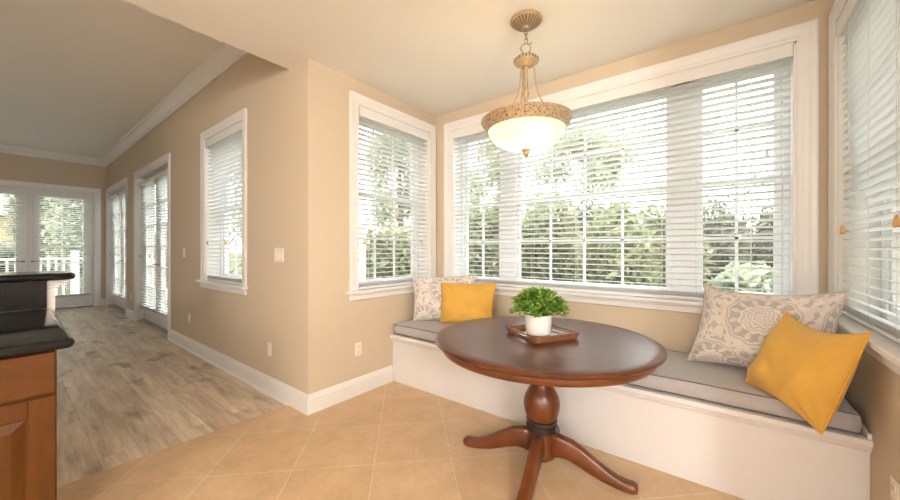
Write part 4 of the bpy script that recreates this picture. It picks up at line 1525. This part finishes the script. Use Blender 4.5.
def leaf_cloud(name, mat, parent, lobes, count, size, rnd, shell=0.55):
    """leaves scattered through ellipsoid lobes (cx, cy, cz, rx, ry, rz)"""
    verts, faces = [], []
    tot = sum(l[3] * l[5] for l in lobes)
    for l in lobes:
        n = int(count * l[3] * l[5] / tot)
        for _ in range(n):
            d = Vector((rnd.gauss(0, 1), rnd.gauss(0, 1), rnd.gauss(0, 1))).normalized()
            r = shell + (1 - shell) * rnd.random() ** 0.6
            p = Vector((l[0] + d.x * r * l[3], l[1] + d.y * r * l[4], l[2] + d.z * r * l[5]))
            a = Vector((rnd.gauss(0, 1), rnd.gauss(0, 1), rnd.gauss(0, 0.8))).normalized()
            b_ = a.cross(Vector((rnd.gauss(0, 1), rnd.gauss(0, 1), rnd.gauss(0, 1)))).normalized()
            s = size * rnd.uniform(0.6, 1.3)
            i = len(verts)
            verts += [p - a * s, p + b_ * s * 0.45, p + a * s, p - b_ * s * 0.45]
            faces.append((i, i + 1, i + 2, i + 3))
    me = bpy.data.meshes.new(name)
    me.from_pydata([tuple(v) for v in verts], [], faces)
    me.materials.append(mat)
    o = bpy.data.objects.new(name, me)
    COL.objects.link(o)
    o.parent = parent
    return o


def bush(label, x, y, w, d, h, mat, seed, count=2600, size=0.085, group='bushes beyond the nook windows'):
    rnd = random.Random(seed)
    root = thing('garden_bush', label, 'bush', (x, y, -0.35), 0, group)
    lobes = []
    for k in range(14):
        a = rnd.uniform(0, 2 * PI)
        r = rnd.uniform(0.1, 0.62)
        hh = h * rnd.uniform(0.78, 1.0)
        lobes.append((math.cos(a) * r * w, math.sin(a) * r * d, hh * 0.5, w * 0.45, d * 0.45, hh * 0.5))
    leaf_cloud('foliage', mat, root, lobes, count, size, rnd, 0.25)
    bm = bm_new()
    for k in range(5):
        a = 2 * PI * k / 5
        add_tube(bm, [(0, 0, 0), (math.cos(a) * w * 0.25, math.sin(a) * d * 0.25, h * 0.4), (math.cos(a) * w * 0.4, math.sin(a) * d * 0.4, h * 0.75)], [0.04, 0.03, 0.012], 6)
    obj('stems', bm, M['bark'], root)
    return root


def tree(label, x, y, h, crown_w, crown_z0, mat, seed, count, size, group='trees beyond the windows'):
    rnd = random.Random(seed)
    root = thing('garden_tree', label, 'tree', (x, y, -0.35), 0, group)
    bmT = bm_new()
    add_tube(bmT, [(0, 0, 0), (0.05, 0.03, h * 0.3), (-0.04, 0.02, h * 0.6), (0.0, 0, h * 0.92)], [0.16, 0.13, 0.09, 0.02], 10)
    lobes = []
    for k in range(13):
        a = rnd.uniform(0, 2 * PI)
        t = rnd.uniform(0, 1)
        z = crown_z0 + (h - crown_z0) * t
        r = crown_w * (0.25 + 0.55 * math.sin(PI * min(1, 0.25 + 0.7 * t))) * rnd.uniform(0.5, 1.0)
        c_ = (math.cos(a) * r, math.sin(a) * r, z)
        lobes.append((*c_, crown_w * 0.36, crown_w * 0.36, (h - crown_z0) * 0.16))
        zb = max(0.5, z - r * 0.8)
        add_tube(bmT, [(0, 0, zb), (c_[0] * 0.5, c_[1] * 0.5, (zb + z) / 2 + 0.1), c_], [0.05, 0.03, 0.010], 6)
    obj('trunk', bmT, M['bark'], root)
    leaf_cloud('foliage', mat, root, lobes, count, size, rnd, 0.15)
    return root


FWD, RGT = Vector((-0.6146, 0.7888)), Vector((0.7888, 0.6146))


def yard(u, d):
    """a spot in the yard by bearing and distance from the camera"""
    return tuple(FWD * d + RGT * (d * (u - 450) / 347.87))


L_ = [
    ('bush', 'pale green bush outside, behind the leftmost part of the wide window', 480, 9.2, 1.1, 0.9, 3.2, 'leaf_mid', 11, 5000),
    ('bush', 'green bush outside, behind the plant on the table', 542, 10.6, 1.15, 0.9, 3.3, 'leaf_mid', 12, 5200),
    ('bush', 'olive green bush outside, left of the wide window centre mullion', 612, 8.7, 1.15, 0.9, 2.85, 'leaf_mid', 13, 5200),
    ('bush', 'olive green bush outside, directly behind the wide window centre mullion', 672, 9.9, 1.0, 0.9, 3.1, 'leaf_mid', 35, 4800),
    ('bush', 'low bright bush outside, low behind the right part of the wide window', 742, 8.2, 1.0, 0.7, 1.35, 'leaf_pale', 28, 2800),
    ('bush', 'dark green bush outside, behind the right part of the wide window', 705, 11.6, 1.4, 1.0, 3.2, 'leaf_dark', 14, 5600),
    ('bush', 'dark green bush outside, at the right end of the wide window', 782, 12.0, 1.5, 1.1, 3.3, 'leaf_dark', 15, 5600),
    ('bush', 'tall dark bush outside, between the trees behind the wide window', 592, 13.4, 1.6, 1.1, 3.6, 'leaf_dark', 30, 5600),
    ('bush', 'tall dark bush outside, behind the second pane column of the wide window', 505, 14.8, 1.5, 1.1, 3.6, 'leaf_dark', 31, 5200),
    ('bush', 'mid green bush outside, low in the left nook window', 385, 8.0, 0.9, 0.9, 2.3, 'leaf_mid', 16, 4200),
    ('bush', 'pale bush outside the corridor window and doors', 180, 16.0, 1.6, 1.4, 3.0, 'leaf_pale', 33, 4200),
]
for (_, lab, u, d, w_, d_, h_, mt, sd, ct) in L_:
    px, py = yard(u, d)
    bush(lab, px, py, w_, d_, h_, M[mt], sd, int(ct * 1.25), 0.12)
for (lab, u, d, w_, d_, h_, mt, sd, ct) in (
        ('tall pale evergreen filling the right half of the far french door nearest the corner', 84, 13.6, 1.3, 1.2, 6.2, 'leaf_pale', 17, 9000),
        ('tall pale evergreen behind the left half of the far french door nearest the corner', 44, 14.2, 1.1, 1.1, 6.0, 'leaf_mid', 18, 9000),
        ('low dark hedge outside the far french doors, at the left edge', 6, 10.8, 0.9, 0.8, 1.95, 'leaf_dark', 19, 3400)):
    px, py = yard(u, d)
    bush(lab, px, py, w_, d_, h_, M[mt], sd, ct, 0.105, 'bushes beyond the balcony')
L_ = [
    ('tall pale tree seen through the left part of the wide window', 478, 16.0, 6.6, 2.2, 1.8, 'leaf_pale', 21, 8000, 0.13),
    ('tall sparse tree seen left of the wide window centre', 585, 17.5, 7.2, 3.0, 1.8, 'leaf_pale', 22, 9000, 0.14),
    ('thin branched tree seen at the right of the wide window', 745, 15.6, 4.8, 2.0, 2.0, 'leaf_dark', 23, 1300, 0.09),
    ('dense feathery tree seen through the left nook window', 400, 11.2, 5.6, 1.2, 0.8, 'leaf_pale', 24, 8000, 0.11),
    ('tree outside the corridor french doors', 225, 14.0, 5.5, 1.8, 1.0, 'leaf_pale', 27, 4200, 0.11),
]
for (lab, u, d, h_, w_, z_, mt, sd, ct, sz) in L_:
    px, py = yard(u, d)
    tree(lab, px, py, h_, w_, z_, M[mt], sd, ct, sz)
px, py = yard(14, 23.0)
tree('grey green tree rising behind the tan house', px, py, 8.0, 2.2, 2.5, M['leaf_pale'], 26, 6000, 0.14)
